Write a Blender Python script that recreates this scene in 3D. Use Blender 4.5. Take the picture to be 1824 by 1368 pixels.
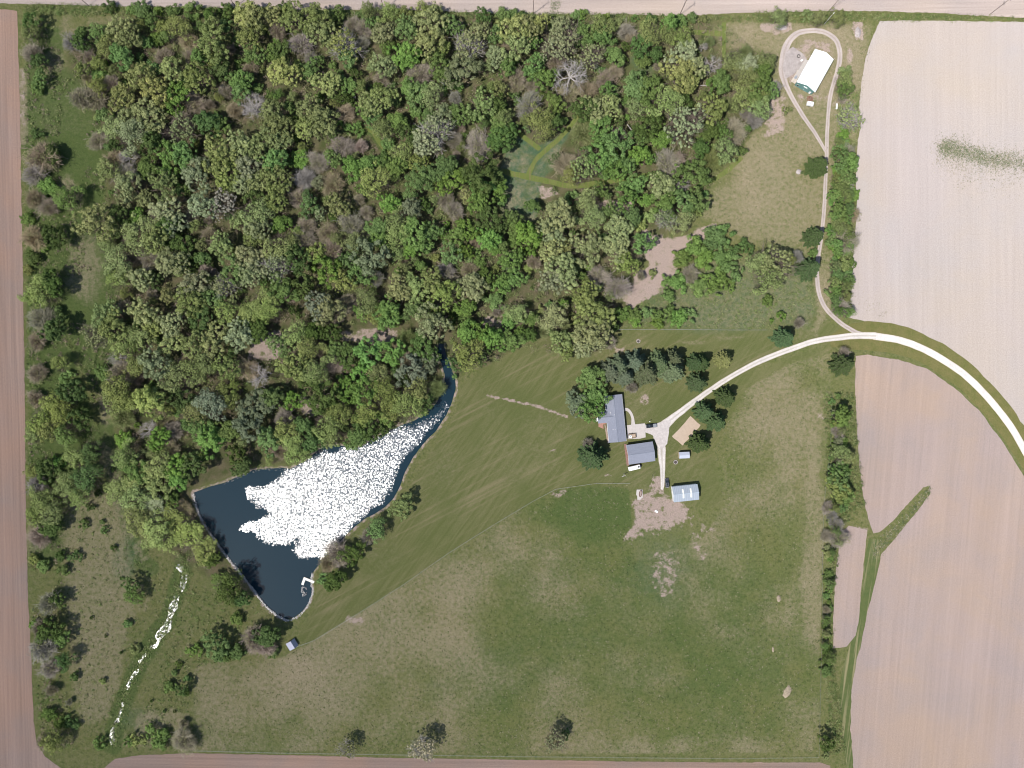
import bpy, math, random, re
import numpy as np
from mathutils import Vector
from mathutils.geometry import tessellate_polygon

# ---------------------------------------------------------------- camera, sky, sun
S = 0.29            # metres per photograph pixel on the ground
H = 357.0           # camera height
CX, CY = 912.0, 684.0
scene = bpy.context.scene
for _o in list(bpy.data.objects):
    bpy.data.objects.remove(_o)
cam_d = bpy.data.cameras.new("camera")
cam = bpy.data.objects.new("camera", cam_d)
scene.collection.objects.link(cam)
cam.location = (0, 0, H)
cam.rotation_euler = (0, 0, 0)
cam_d.sensor_fit = 'HORIZONTAL'
cam_d.angle = 2 * math.atan(CX * S / H)
cam_d.clip_start = 1.0
cam_d.clip_end = 20000.0
scene.camera = cam

SUN_ELEV = math.radians(57.0)
SUN_AZ = math.atan2(-0.79, -0.61)          # compass bearing of the sun: x = east, y = north
world = bpy.data.worlds.new("World")
scene.world = world
world.use_nodes = True
wn = world.node_tree
bg = wn.nodes['Background']
sky = wn.nodes.new('ShaderNodeTexSky')
sky.sky_type = 'NISHITA'
sky.sun_disc = False
sky.sun_elevation = SUN_ELEV
sky.sun_rotation = SUN_AZ
wn.links.new(sky.outputs[0], bg.inputs[0])
bg.inputs[1].default_value = 0.105
sun_d = bpy.data.lights.new("sun", 'SUN')
sun_d.energy = 4.4
sun_d.angle = math.radians(0.5)
sun_d.color = (1.0, 0.955, 0.89)
sun = bpy.data.objects.new("sun", sun_d)
scene.collection.objects.link(sun)
_sv = Vector((math.sin(SUN_AZ) * math.cos(SUN_ELEV), math.cos(SUN_AZ) * math.cos(SUN_ELEV), math.sin(SUN_ELEV)))
sun.rotation_euler = _sv.to_track_quat('Z', 'Y').to_euler()
sun.location = (0, 0, 400)
scene.view_settings.view_transform = 'Standard'
scene.view_settings.look = 'None'
scene.view_settings.gamma = 1.0
scene.view_settings.exposure = 0.36
scene.cycles.pixel_filter_type = 'BLACKMAN_HARRIS'
scene.cycles.filter_width = 1.1
scene.cycles.max_bounces = 6
scene.cycles.diffuse_bounces = 3
scene.cycles.transmission_bounces = 4
scene.cycles.transparent_max_bounces = 8

rng = np.random.default_rng(7)
random.seed(7)
COL = scene.collection

# ---------------------------------------------------------------- helpers
def W(px, py, h=0.0):
    """photograph pixel -> world point lying at height h"""
    k = S * (H - h) / H
    return ((px - CX) * k, (CY - py) * k)

def link(o, parent=None):
    COL.objects.link(o)
    if parent is not None:
        o.parent = parent
    return o

def tag(o, label=None, cat=None, group=None, kind=None):
    if label: o['label'] = label
    if cat: o['category'] = cat
    if group: o['group'] = group
    if kind: o['kind'] = kind
    return o

def mesh_np(name, verts, faces, mats, midx=None, attrs=None, smooth=False):
    """verts (n,3); faces (m,k) array with constant k"""
    verts = np.asarray(verts, dtype=np.float32); faces = np.asarray(faces, dtype=np.int32)
    me = bpy.data.meshes.new(name)
    me.vertices.add(len(verts)); me.vertices.foreach_set('co', verts.ravel())
    k = faces.shape[1]
    me.loops.add(faces.size); me.loops.foreach_set('vertex_index', faces.ravel())
    me.polygons.add(len(faces))
    me.polygons.foreach_set('loop_start', np.arange(len(faces), dtype=np.int32) * k)
    me.polygons.foreach_set('loop_total', np.full(len(faces), k, dtype=np.int32))
    for m in mats: me.materials.append(m)
    if midx is not None: me.polygons.foreach_set('material_index', np.asarray(midx, dtype=np.int32))
    if attrs:
        for an, (typ, data) in attrs.items():
            a = me.attributes.new(an, typ, 'POINT')
            if typ == 'FLOAT': a.data.foreach_set('value', np.asarray(data, dtype=np.float32).ravel())
            else: a.data.foreach_set('color', np.asarray(data, dtype=np.float32).ravel())
    me.update(calc_edges=True)
    if smooth: me.polygons.foreach_set('use_smooth', np.ones(len(faces), dtype=bool))
    me.validate()
    return me

class MB:
    """collects simple solids into one mesh"""
    def __init__(self): self.v = []; self.f = []
    def add(self, vs, fs):
        b = len(self.v); self.v += [tuple(p) for p in vs]; self.f += [tuple(b + i for i in f) for f in fs]; return self
    def box(self, x0, x1, y0, y1, z0, z1):
        return self.add([(x0,y0,z0),(x1,y0,z0),(x1,y1,z0),(x0,y1,z0),(x0,y0,z1),(x1,y0,z1),(x1,y1,z1),(x0,y1,z1)],
            [(0,3,2,1),(4,5,6,7),(0,1,5,4),(1,2,6,5),(2,3,7,6),(3,0,4,7)])
    def prism(self, poly, z0, z1):
        n = len(poly)
        return self.add([(x,y,z0) for x,y in poly] + [(x,y,z1) for x,y in poly],
            [tuple(range(n-1,-1,-1)), tuple(range(n,2*n))] + [(i,(i+1)%n,n+(i+1)%n,n+i) for i in range(n)])
    def hull2(self, bottom, top):
        n = len(bottom)
        return self.add(list(bottom)+list(top), [tuple(range(n-1,-1,-1)), tuple(range(n,2*n))] + [(i,(i+1)%n,n+(i+1)%n,n+i) for i in range(n)])
    def tube(self, p, q, r0, r1=None, n=8):
        r1 = r0 if r1 is None else r1
        p = Vector(p); q = Vector(q); d = (q-p).normalized()
        a = d.orthogonal().normalized(); b = d.cross(a)
        vs = []
        for c, r in ((p,r0),(q,r1)):
            for i in range(n):
                t = 2*math.pi*i/n; vs.append(c + a*math.cos(t)*r + b*math.sin(t)*r)
        return self.add(vs, [tuple(range(n-1,-1,-1)), tuple(range(n,2*n))] + [(i,(i+1)%n,n+(i+1)%n,n+i) for i in range(n)])
    def build(self, name, mat, parent=None, bevel=0.0):
        me = bpy.data.meshes.new(name); me.from_pydata(self.v, [], self.f); me.materials.append(mat); me.update()
        o = link(bpy.data.objects.new(name, me), parent)
        if bevel:
            md = o.modifiers.new('bevel', 'BEVEL'); md.width = bevel; md.segments = 2
        return o

def empty(name, loc, rz=0.0):
    o = bpy.data.objects.new(name, None); COL.objects.link(o)
    o.location = loc; o.rotation_euler = (0, 0, rz); o.empty_display_size = 0.5
    return o

# lattice noise for painting masks
_lat = rng.random((256, 256)).astype(np.float32)
def vnoise(x, y, sc, seed=0):
    x = x / sc + seed * 17.3; y = y / sc + seed * 9.7
    xi = np.floor(x).astype(int); yi = np.floor(y).astype(int)
    fx = x - xi; fy = y - yi
    fx = fx*fx*(3-2*fx); fy = fy*fy*(3-2*fy)
    a = _lat[xi & 255, yi & 255]; b = _lat[(xi+1) & 255, yi & 255]
    c = _lat[xi & 255, (yi+1) & 255]; d = _lat[(xi+1) & 255, (yi+1) & 255]
    return (a*(1-fx)+b*fx)*(1-fy) + (c*(1-fx)+d*fx)*fy
def fbm(x, y, sc, octv=4, seed=0):
    s = 0; w = 0; a = 1.0
    for i in range(octv):
        s = s + a*vnoise(x, y, sc, seed+i*3); w += a; a *= 0.55; sc *= 0.5
    return s / w

def sdist(X, Y, poly):
    """signed distance (positive inside) to a polygon, arrays in"""
    d = np.full(X.shape, 1e9); inside = np.zeros(X.shape, dtype=bool)
    n = len(poly)
    for i in range(n):
        x0, y0 = poly[i]; x1, y1 = poly[(i+1) % n]
        ex, ey = x1-x0, y1-y0
        t = np.clip(((X-x0)*ex + (Y-y0)*ey) / (ex*ex+ey*ey+1e-9), 0, 1)
        dd = (X-x0-t*ex)**2 + (Y-y0-t*ey)**2
        d = np.minimum(d, dd)
        if y0 != y1:
            c = ((y0 > Y) != (y1 > Y)) & (X < (x1-x0)*(Y-y0)/(y1-y0) + x0)
            inside ^= c
    d = np.sqrt(d)
    return np.where(inside, d, -d)
def ldist(X, Y, line):
    d = np.full(X.shape, 1e9)
    for (x0,y0),(x1,y1) in zip(line[:-1], line[1:]):
        ex, ey = x1-x0, y1-y0
        t = np.clip(((X-x0)*ex + (Y-y0)*ey) / (ex*ex+ey*ey+1e-9), 0, 1)
        d = np.minimum(d, (X-x0-t*ex)**2 + (Y-y0-t*ey)**2)
    return np.sqrt(d)
def inpoly(x, y, poly):
    c = False; n = len(poly)
    for i in range(n):
        x0,y0 = poly[i]; x1,y1 = poly[(i+1)%n]
        if (y0 > y) != (y1 > y) and x < (x1-x0)*(y-y0)/(y1-y0)+x0: c = not c
    return c
def sstep(a, b, x):
    t = np.clip((x-a)/(b-a), 0, 1); return t*t*(3-2*t)

# ---------------------------------------------------------------- materials
class NT:
    def __init__(self, name):
        self.m = bpy.data.materials.new(name); self.m.use_nodes = True
        self.t = self.m.node_tree; self.t.nodes.clear()
        self.out = self.t.nodes.new('ShaderNodeOutputMaterial')
        self._tc = None
    def n(self, typ, **kw):
        nd = self.t.nodes.new(typ)
        for k, v in kw.items(): setattr(nd, k, v)
        return nd
    def l(self, a, b): self.t.links.new(a, b)
    def put(self, inp, v):
        if hasattr(v, 'is_linked') or hasattr(v, 'links'): self.l(v, inp)
        else:
            if isinstance(v, tuple) and len(v) == 3 and inp.type == 'RGBA': v = v + (1,)
            inp.default_value = v
    def coord(self, out='Object'):
        if self._tc is None: self._tc = self.n('ShaderNodeTexCoord')
        return self._tc.outputs[out]
    def mapv(self, scale=(1,1,1), rot=0.0, out='Object', loc=(0,0,0)):
        m = self.n('ShaderNodeMapping'); self.l(self.coord(out), m.inputs[0])
        if rot:      # turn first, then stretch
            m.vector_type = 'TEXTURE'; scale = tuple(1.0/q for q in scale)
        m.inputs['Scale'].default_value = scale; m.inputs['Rotation'].default_value = (0,0,rot)
        m.inputs['Location'].default_value = loc
        return m.outputs[0]
    def noise(self, scale, detail=3, rough=0.55, vec=None, dist=0.0, col=False):
        nd = self.n('ShaderNodeTexNoise'); nd.inputs['Scale'].default_value = scale
        nd.inputs['Detail'].default_value = detail; nd.inputs['Roughness'].default_value = rough
        nd.inputs['Distortion'].default_value = dist
        self.l(vec if vec is not None else self.coord(), nd.inputs['Vector'])
        return nd.outputs['Color' if col else 'Fac']
    def ramp(self, fac, stops, interp='LINEAR'):
        r = self.n('ShaderNodeValToRGB'); self.put(r.inputs[0], fac)
        cr = r.color_ramp; cr.interpolation = interp
        while len(cr.elements) < len(stops): cr.elements.new(0.5)
        for e, (p, c) in zip(cr.elements, stops):
            e.position = p; e.color = (c, c, c, 1) if isinstance(c, (int, float)) else tuple(c) + (1,)
        return r.outputs[0]
    def mix(self, fac, a, b, mode='MIX'):
        m = self.n('ShaderNodeMix'); m.data_type = 'RGBA'; m.blend_type = mode; m.clamp_factor = True
        self.put(m.inputs[0], fac); self.put(m.inputs[6], a); self.put(m.inputs[7], b)
        return m.outputs[2]
    def math(self, op, a, b=0.0, c=None, clamp=False):
        m = self.n('ShaderNodeMath', operation=op); m.use_clamp = clamp
        self.put(m.inputs[0], a); self.put(m.inputs[1], b)
        if c is not None: self.put(m.inputs[2], c)
        return m.outputs[0]
    def attr(self, name, out='Fac'):
        a = self.n('ShaderNodeAttribute'); a.attribute_name = name; return a.outputs[out]
    def sep(self, v):
        s = self.n('ShaderNodeSeparateColor'); self.l(v, s.inputs[0]); return s.outputs
    def principled(self, col, rough=0.9, spec=0.2, metal=0.0, normal=None, dr=0.0, **kw):
        p = self.n('ShaderNodeBsdfPrincipled')
        self.put(p.inputs['Base Color'], col); self.put(p.inputs['Roughness'], rough)
        p.inputs['Specular IOR Level'].default_value = spec; p.inputs['Metallic'].default_value = metal
        if 'Diffuse Roughness' in p.inputs: p.inputs['Diffuse Roughness'].default_value = dr
        for k, v in kw.items(): self.put(p.inputs[k], v)
        if normal is not None: self.l(normal, p.inputs['Normal'])
        self.l(p.outputs[0], self.out.inputs[0]); return self.m
    def bump(self, h, strength=0.5, dist=0.1):
        b = self.n('ShaderNodeBump'); b.inputs['Strength'].default_value = strength
        b.inputs['Distance'].default_value = dist; self.l(h, b.inputs['Height']); return b.outputs[0]

def simple(name, col, rough=0.7, spec=0.3, metal=0.0, var=0.12, sc=1.5):
    """plain surface with a little wear in it"""
    t = NT(name); nz = t.noise(sc, 4, 0.6)
    c = t.mix(1.0, col, t.ramp(nz, [(0.3, 1-var*1.6), (0.7, 1+var*0.0+0.0)]), 'MULTIPLY')
    return t.principled(c, rough, spec, metal)

def soil(name, c_mid, c_warm, c_grey, rot, row=0.9, contrast=0.10, big=60.0):
    t = NT(name)
    patch = t.noise(1/big, 4, 0.55, dist=0.6)
    c = t.mix(t.ramp(patch, [(0.38, 0), (0.68, 1)]), c_mid, c_warm)
    p2 = t.noise(1/(big*0.7), 4, 0.6, vec=t.mapv((1,1,1), 0, loc=(310,90,0)), dist=0.4)
    c = t.mix(t.ramp(p2, [(0.45, 0), (0.72, 0.8)]), c, c_grey)
    rows = t.noise(1.0, 2, 0.6, vec=t.mapv((1/row*0.8, 0.012, 1), rot))
    rows2 = t.noise(1.0, 2, 0.6, vec=t.mapv((1/(row*9), 0.006, 1), rot))
    c = t.mix(1.0, c, t.ramp(rows, [(0.3, 1-contrast*1.3), (0.7, 1+contrast)]), 'MULTIPLY')
    c = t.mix(1.0, c, t.ramp(rows2, [(0.3, 1-contrast*0.7), (0.7, 1+contrast*0.5)]), 'MULTIPLY')
    g = t.noise(1.6, 3, 0.75)
    c = t.mix(1.0, c, t.ramp(g, [(0.25, 0.80), (0.75, 1.14)]), 'MULTIPLY')
    return t.principled(c, 1.0, 0.05, dr=1.0)

M = {}
def ground_material():
    t = NT('meadow_and_litter')
    m1 = t.sep(t.attr('mask_a', 'Color')); m2 = t.sep(t.attr('mask_b', 'Color'))
    dry, lush, bare = m1[0], m1[1], m1[2]
    litter, mow, teal = m2[0], m2[1], m2[2]
    big = t.noise(0.035, 4, 0.55); mid = t.noise(0.22, 4, 0.6, dist=0.5); fine = t.noise(0.9, 4, 0.65); tiny = t.noise(2.6, 2, 0.7)
    c = t.mix(t.ramp(big, [(0.38, 0), (0.64, 1)]), (0.128, 0.136, 0.044), (0.098, 0.125, 0.034))
    c = t.mix(t.ramp(mid, [(0.36, 0), (0.70, 0.65)]), c, (0.165, 0.158, 0.068))
    lf = t.math('ADD', lush, t.math('MULTIPLY', t.math('SUBTRACT', mid, 0.5), 0.9), clamp=True)
    lf = t.math('MULTIPLY', lf, t.math('MULTIPLY', lush, 1.6, clamp=True), clamp=True)
    c = t.mix(lf, c, (0.074, 0.108, 0.031))
    half = t.noise(0.5, 4, 0.7, vec=t.mapv((1,1,1), 0, loc=(7,31,0)))
    c = t.mix(t.math('MULTIPLY', t.ramp(half, [(0.47, 0), (0.70, 0.8)]), t.math('SUBTRACT', 1.0, t.math('MULTIPLY', lush, 0.75))), c, (0.170, 0.158, 0.082))
    c = t.mix(t.ramp(half, [(0.30, 0.9), (0.47, 0)]), c, (0.058, 0.080, 0.027))
    # tufts of darker green standing in the sward
    tf = t.ramp(fine, [(0.52, 0), (0.70, 1)])
    c = t.mix(t.math('MULTIPLY', tf, 0.65), c, (0.048, 0.076, 0.022))
    # mown stripes
    st = t.noise(1.0, 2, 0.5, vec=t.mapv((0.62, 0.02, 1), math.radians(-36)))
    st2 = t.noise(1.0, 2, 0.5, vec=t.mapv((0.5, 0.012, 1), math.radians(-62)))
    mw = t.mix(t.ramp(st, [(0.40, 0), (0.60, 1)]), (0.110, 0.122, 0.043), (0.144, 0.146, 0.063))
    mw = t.mix(t.ramp(st2, [(0.52, 0), (0.72, 0.8)]), mw, (0.205, 0.180, 0.100))
    mw = t.mix(t.ramp(big, [(0.42, 0), (0.60, 0.7)]), mw, (0.098, 0.116, 0.038))
    c = t.mix(mow, c, mw)
    # bluish weeds
    tl = t.math('MULTIPLY', teal, t.ramp(mid, [(0.35, 0.35), (0.6, 1)]))
    c = t.mix(tl, c, (0.058, 0.108, 0.058))
    # dead thatch
    n2 = t.noise(0.55, 5, 0.7, vec=t.mapv((1,1,1), 0, loc=(50,20,0)))
    df = t.math('ADD', dry, t.math('MULTIPLY', t.math('SUBTRACT', n2, 0.5), 2.1))
    df = t.math('MULTIPLY', t.ramp(df, [(0.08, 0), (1.0, 1)]), t.math('MULTIPLY', dry, 2.2, clamp=True), clamp=True)
    dc = t.mix(t.ramp(tiny, [(0.35, 0), (0.65, 1)]), (0.230, 0.190, 0.125), (0.330, 0.275, 0.195))
    c = t.mix(t.math('MULTIPLY', df, 0.88), c, dc)
    # woodland litter
    ln = t.ramp(t.noise(0.18, 4, 0.6), [(0.35, 0), (0.7, 1)])
    lc = t.mix(ln, (0.060, 0.075, 0.026), (0.155, 0.118, 0.082))
    c = t.mix(litter, c, lc)
    # bare earth
    n3 = t.noise(0.30, 6, 0.75, vec=t.mapv((1,1,1), 0, loc=(-50,120,0)))
    bf = t.ramp(t.math('ADD', bare, t.math('MULTIPLY', t.math('SUBTRACT', n3, 0.5), 2.6)), [(0.30, 0), (0.62, 1)])
    bf = t.math('MULTIPLY', bf, t.math('MULTIPLY', bare, 4, clamp=True))
    bc = t.mix(t.ramp(tiny, [(0.3, 0), (0.7, 1)]), (0.27, 0.205, 0.175), (0.40, 0.325, 0.285))
    c = t.mix(bf, c, bc)
    # pale flecks of dead stalks
    fl = t.ramp(t.noise(1.5, 3, 0.8, vec=t.mapv((1,1,1), 0, loc=(9,9,0))), [(0.635, 0), (0.70, 1)])
    fl = t.math('MULTIPLY', fl, t.math('SUBTRACT', 0.42, t.math('MULTIPLY', mow, 0.34)))
    c = t.mix(fl, c, (0.38, 0.35, 0.26))
    c = t.mix(1.0, c, t.ramp(tiny, [(0.28, 0.72), (0.72, 1.22)]), 'MULTIPLY')
    c = t.mix(0.015, c, (0.40, 0.40, 0.30))
    hgt = t.math('ADD', t.math('MULTIPLY', fine, 0.6), t.math('MULTIPLY', tiny, 0.4))
    return t.principled(c, 1.0, 0.04, dr=1.0, normal=t.bump(hgt, 0.6, 0.5))
M['ground'] = ground_material()

def grass_mat(name, a, b, c3, rot, sc=1.0, dark=0.8):
    t = NT(name)
    n1 = t.noise(0.25*sc, 4, 0.6); n2 = t.noise(2.2*sc, 3, 0.7)
    st = t.noise(1.0, 2, 0.5, vec=t.mapv((0.9, 0.03, 1), rot))
    c = t.mix(t.ramp(n1, [(0.35,0),(0.65,1)]), a, b)
    c = t.mix(t.ramp(st, [(0.5,0),(0.7,0.8)]), c, c3)
    c = t.mix(1.0, c, t.ramp(n2, [(0.3, dark), (0.7, 1.18)]), 'MULTIPLY')
    return t.principled(c, 1.0, 0.04, dr=1.0)

def gravel_mat(name, track, mid, edge, midamt=0.7):
    """wheel tracks from the strip's own across-coordinate stored on the mesh"""
    t = NT(name)
    u = t.math('ABSOLUTE', t.attr('across'))
    wob = t.math('MULTIPLY', t.math('SUBTRACT', t.noise(0.4, 3, 0.7), 0.5), 0.35)
    uu = t.math('ADD', u, wob)
    mf = t.ramp(uu, [(0.0, 1), (0.16, 0.9), (0.30, 0)])
    mf = t.math('MULTIPLY', mf, t.math('MULTIPLY', t.ramp(t.noise(0.05, 3, 0.6), [(0.3, 0.35), (0.6, 1)]), midamt))
    ef = t.ramp(uu, [(0.70, 0), (1.0, 1)])
    c = t.mix(mf, track, mid)
    c = t.mix(t.math('MULTIPLY', ef, 0.75), c, edge)
    c = t.mix(1.0, c, t.ramp(t.noise(2.0, 4, 0.75), [(0.3, 0.80), (0.7, 1.10)]), 'MULTIPLY')
    c = t.mix(1.0, c, t.ramp(t.noise(0.12, 3, 0.6), [(0.3, 0.88), (0.7, 1.06)]), 'MULTIPLY')
    return t.principled(c, 1.0, 0.05, dr=1.0)

def leaf_material():
    t = NT('foliage')
    oi = t.n('ShaderNodeObjectInfo')
    v = t.attr('tone')
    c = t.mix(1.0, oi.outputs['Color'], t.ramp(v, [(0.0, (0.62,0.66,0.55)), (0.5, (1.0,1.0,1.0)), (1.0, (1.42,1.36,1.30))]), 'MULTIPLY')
    hs = t.n('ShaderNodeHueSaturation'); hs.inputs['Fac'].default_value = 1
    t.put(hs.inputs['Hue'], t.math('ADD', 0.488, t.math('MULTIPLY', oi.outputs['Random'], 0.024)))
    t.put(hs.inputs['Value'], t.math('ADD', 0.84, t.math('MULTIPLY', oi.outputs['Random'], 0.32)))
    hs.inputs['Saturation'].default_value = 1.0
    t.l(c, hs.inputs['Color'])
    d = t.n('ShaderNodeBsdfDiffuse'); tr = t.n('ShaderNodeBsdfTranslucent')
    t.l(hs.outputs[0], d.inputs[0]); t.l(t.mix(1.0, hs.outputs[0], (1.1, 1.15, 0.6), 'MULTIPLY'), tr.inputs[0])
    mx = t.n('ShaderNodeMixShader'); mx.inputs[0].default_value = 0.18
    t.l(d.outputs[0], mx.inputs[1]); t.l(tr.outputs[0], mx.inputs[2]); t.l(mx.outputs[0], t.out.inputs[0])
    return t.m
M['leaf'] = leaf_material()
def twig_material():
    t = NT('twigs')
    oi = t.n('ShaderNodeObjectInfo')
    c = t.mix(1.0, oi.outputs['Color'], t.ramp(t.attr('tone'), [(0.0, 0.6), (1.0, 1.4)]), 'MULTIPLY')
    return t.principled(c, 0.95, 0.1)
M['twig'] = twig_material()
def bark():
    t = NT('bark')
    c = t.mix(t.ramp(t.noise(3.0, 4, 0.7, vec=t.mapv((1,1,0.2))), [(0.35,0),(0.65,1)]), (0.10,0.078,0.06), (0.22,0.185,0.155))
    return t.principled(c, 0.95, 0.1)
M['bark'] = bark()
def pale_wood():
    t = NT('weathered_dead_wood')
    c = t.mix(t.ramp(t.noise(1.2, 4, 0.7), [(0.35,0),(0.65,1)]), (0.26,0.235,0.22), (0.44,0.41,0.39))
    return t.principled(c, 0.9, 0.15)
M['deadwood'] = pale_wood()

def leafcol(name, col):
    t = NT(name); c = t.mix(1.0, col, t.ramp(t.attr('tone'), [(0.0, .55), (1.0, 1.45)]), 'MULTIPLY'); return t.principled(c, .95, .05)
M['bud'] = leafcol('opening_buds', (0.20,0.205,0.095))
# ---------------------------------------------------------------- the land (all outlines in photograph pixels)
POND = [(344,878),(370,868),(400,860),(425,848),(450,838),(480,834),(500,833),(517,835),(545,820),(562,806),(578,796),(600,794),(622,797),
 (642,797),(664,783),(690,769),(716,757),(738,749),(760,735),(778,716),(790,692),(792,668),(786,648),(778,630),(781,610),(789,612),(795,632),(803,655),
 (810,676),(812,692),(806,714),(795,740),(775,770),(752,793),(736,814),(722,840),(711,868),(700,888),(686,903),(668,915),(650,923),(634,936),
 (615,953),(600,970),(590,984),(578,998),(563,1010),(556,1022),(554,1040),(556,1055),(550,1073),(540,1088),(526,1099),(510,1103),(495,1097),
 (478,1083),(463,1068),(450,1048),(434,1028),(418,1008),(400,986),(385,965),(368,940),(355,915),(346,895)]
RUFFLE = [(430,946),(452,930),(478,914),(468,902),(446,888),(442,876),(462,868),(500,852),(535,835),(552,818),(575,800),(600,797),(640,800),
 (670,782),(700,768),(740,750),(770,738),(792,724),(798,728),(780,748),(756,770),(738,795),(718,820),(703,850),(694,876),(674,894),(652,907),
 (630,938),(605,962),(590,985),(578,996),(560,997),(540,990),(530,976),(534,960),(515,966),(490,972),(468,966),(452,956),(438,950)]
CREEK = [(775,700),(786,660),(784,630),(781,610)]
WEST_FIELD = [(-900,17),(12,17),(30,20),(33,100),(36,200),(38,340),(42,560),(44,700),(46,900),(50,1060),(56,1180),(60,1290),(66,1325),(80,1348),(112,1370),(140,1400),(150,2100),(-900,2100)]
NORTH_FIELD = [(-900,-900),(2800,-900),(2800,33),(1824,32),(1740,28),(1650,22),(1560,20),(1500,19),(1340,23),(1280,25),(1200,28),(1120,25),(1000,26),(900,24),(800,21),(700,16),(600,18),(500,17),(400,14),(280,12),(160,11),(100,8),(0,6),(-900,3)]
EAST_FIELD = [(1567,37),(1556,62),(1548,84),(1540,110),(1534,150),(1530,190),(1534,215),(1528,250),(1525,300),(1526,360),(1522,430),(1517,480),(1514,540),(1511,566),
 (1560,576),(1620,598),(1680,631),(1730,669),(1775,706),(1824,758),(1900,850),(1960,1000),(2800,1000),(2800,42),(1824,39),(1700,37)]
SOUTH_FIELD = [(1524,634),(1545,632),(1600,641),(1650,656),(1700,691),(1745,732),(1788,790),(1824,850),(1880,960),(1940,1100),(2800,1100),(2800,2100),(1524,2100),(1520,1368),(1515,1300),(1517,1230),
 (1525,1180),(1535,1140),(1545,1090),(1558,1040),(1570,988),(1600,952),(1640,903),(1657,880),(1654,866),(1644,868),(1610,906),(1590,928),(1566,948),(1556,950),
 (1546,924),(1537,880),(1530,830),(1526,760),(1523,700)]
SLIVER = [(1498,950),(1512,936),(1545,944),(1540,990),(1534,1050),(1530,1100),(1524,1132),(1508,1152),(1484,1155),(1484,1100),(1487,1040),(1492,990)]
BOTTOM_FIELD = [(180,1372),(205,1352),(250,1345),(330,1342),(420,1343),(560,1346),(700,1350),(900,1353),(1100,1356),(1300,1358),(1460,1358),(1478,1364),(1484,1400),(1484,2100),(170,2100),(160,1410)]
PASTURE = [(345,1182),(430,1176),(500,1172),(545,1148),(640,1092),(720,1040),(800,985),(880,935),(950,893),(990,872),(1060,862),(1120,862),(1130,1000),(1250,960),(1290,900),
 (1270,800),(1330,690),(1400,650),(1480,628),(1482,800),(1470,950),(1462,1100),(1460,1340),(900,1344),(345,1336)]
LAWN = [(820,690),(860,655),(900,635),(950,600),(1000,592),(1360,588),(1450,560),(1520,600),(1450,610),(1330,655),(1240,710),(1190,760),(1190,860),(1120,862),(1060,862),(990,872),
 (880,935),(800,985),(720,1040),(640,1092),(545,1148),(530,1140),(560,1085),(565,1030),(600,1000),(650,950),(710,905),(740,850),(770,800),(800,760),(818,720)]
YARD = [(1110,690),(1180,665),(1240,700),(1330,660),(1400,640),(1470,615),(1480,628),(1400,650),(1330,690),(1270,800),(1290,900),(1200,900),(1120,870),(1040,860),(1030,720)]
NE_MEADOW = [(1270,45),(1560,40),(1530,200),(1480,560),(1455,600),(1452,470),(1400,440),(1330,430),(1290,400),(1250,390),(1265,320),(1310,280),(1370,200),(1380,100),(1290,90)]
WOOD = [(120,60),(180,45),(300,20),(600,18),(900,26),(1280,40),(1330,80),(1380,100),(1375,190),(1320,270),(1270,310),(1258,370),(1200,400),(1140,480),(1110,560),(1095,620),(1030,630),
 (900,625),(860,660),(830,640),(790,720),(740,745),(640,795),(560,805),(440,835),(345,870),(420,1020),(400,1030),(330,1000),(250,930),(220,860),(210,700),(200,600),(215,500),(190,380),(200,300),(170,220),(130,120)]
WEST_STRIP = [(48,30),(120,30),(118,120),(95,420),(120,560),(150,640),(190,760),(205,840),(160,900),(120,1000),(110,1100),(130,1200),(120,1320),(60,1290),(48,900)]

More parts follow.
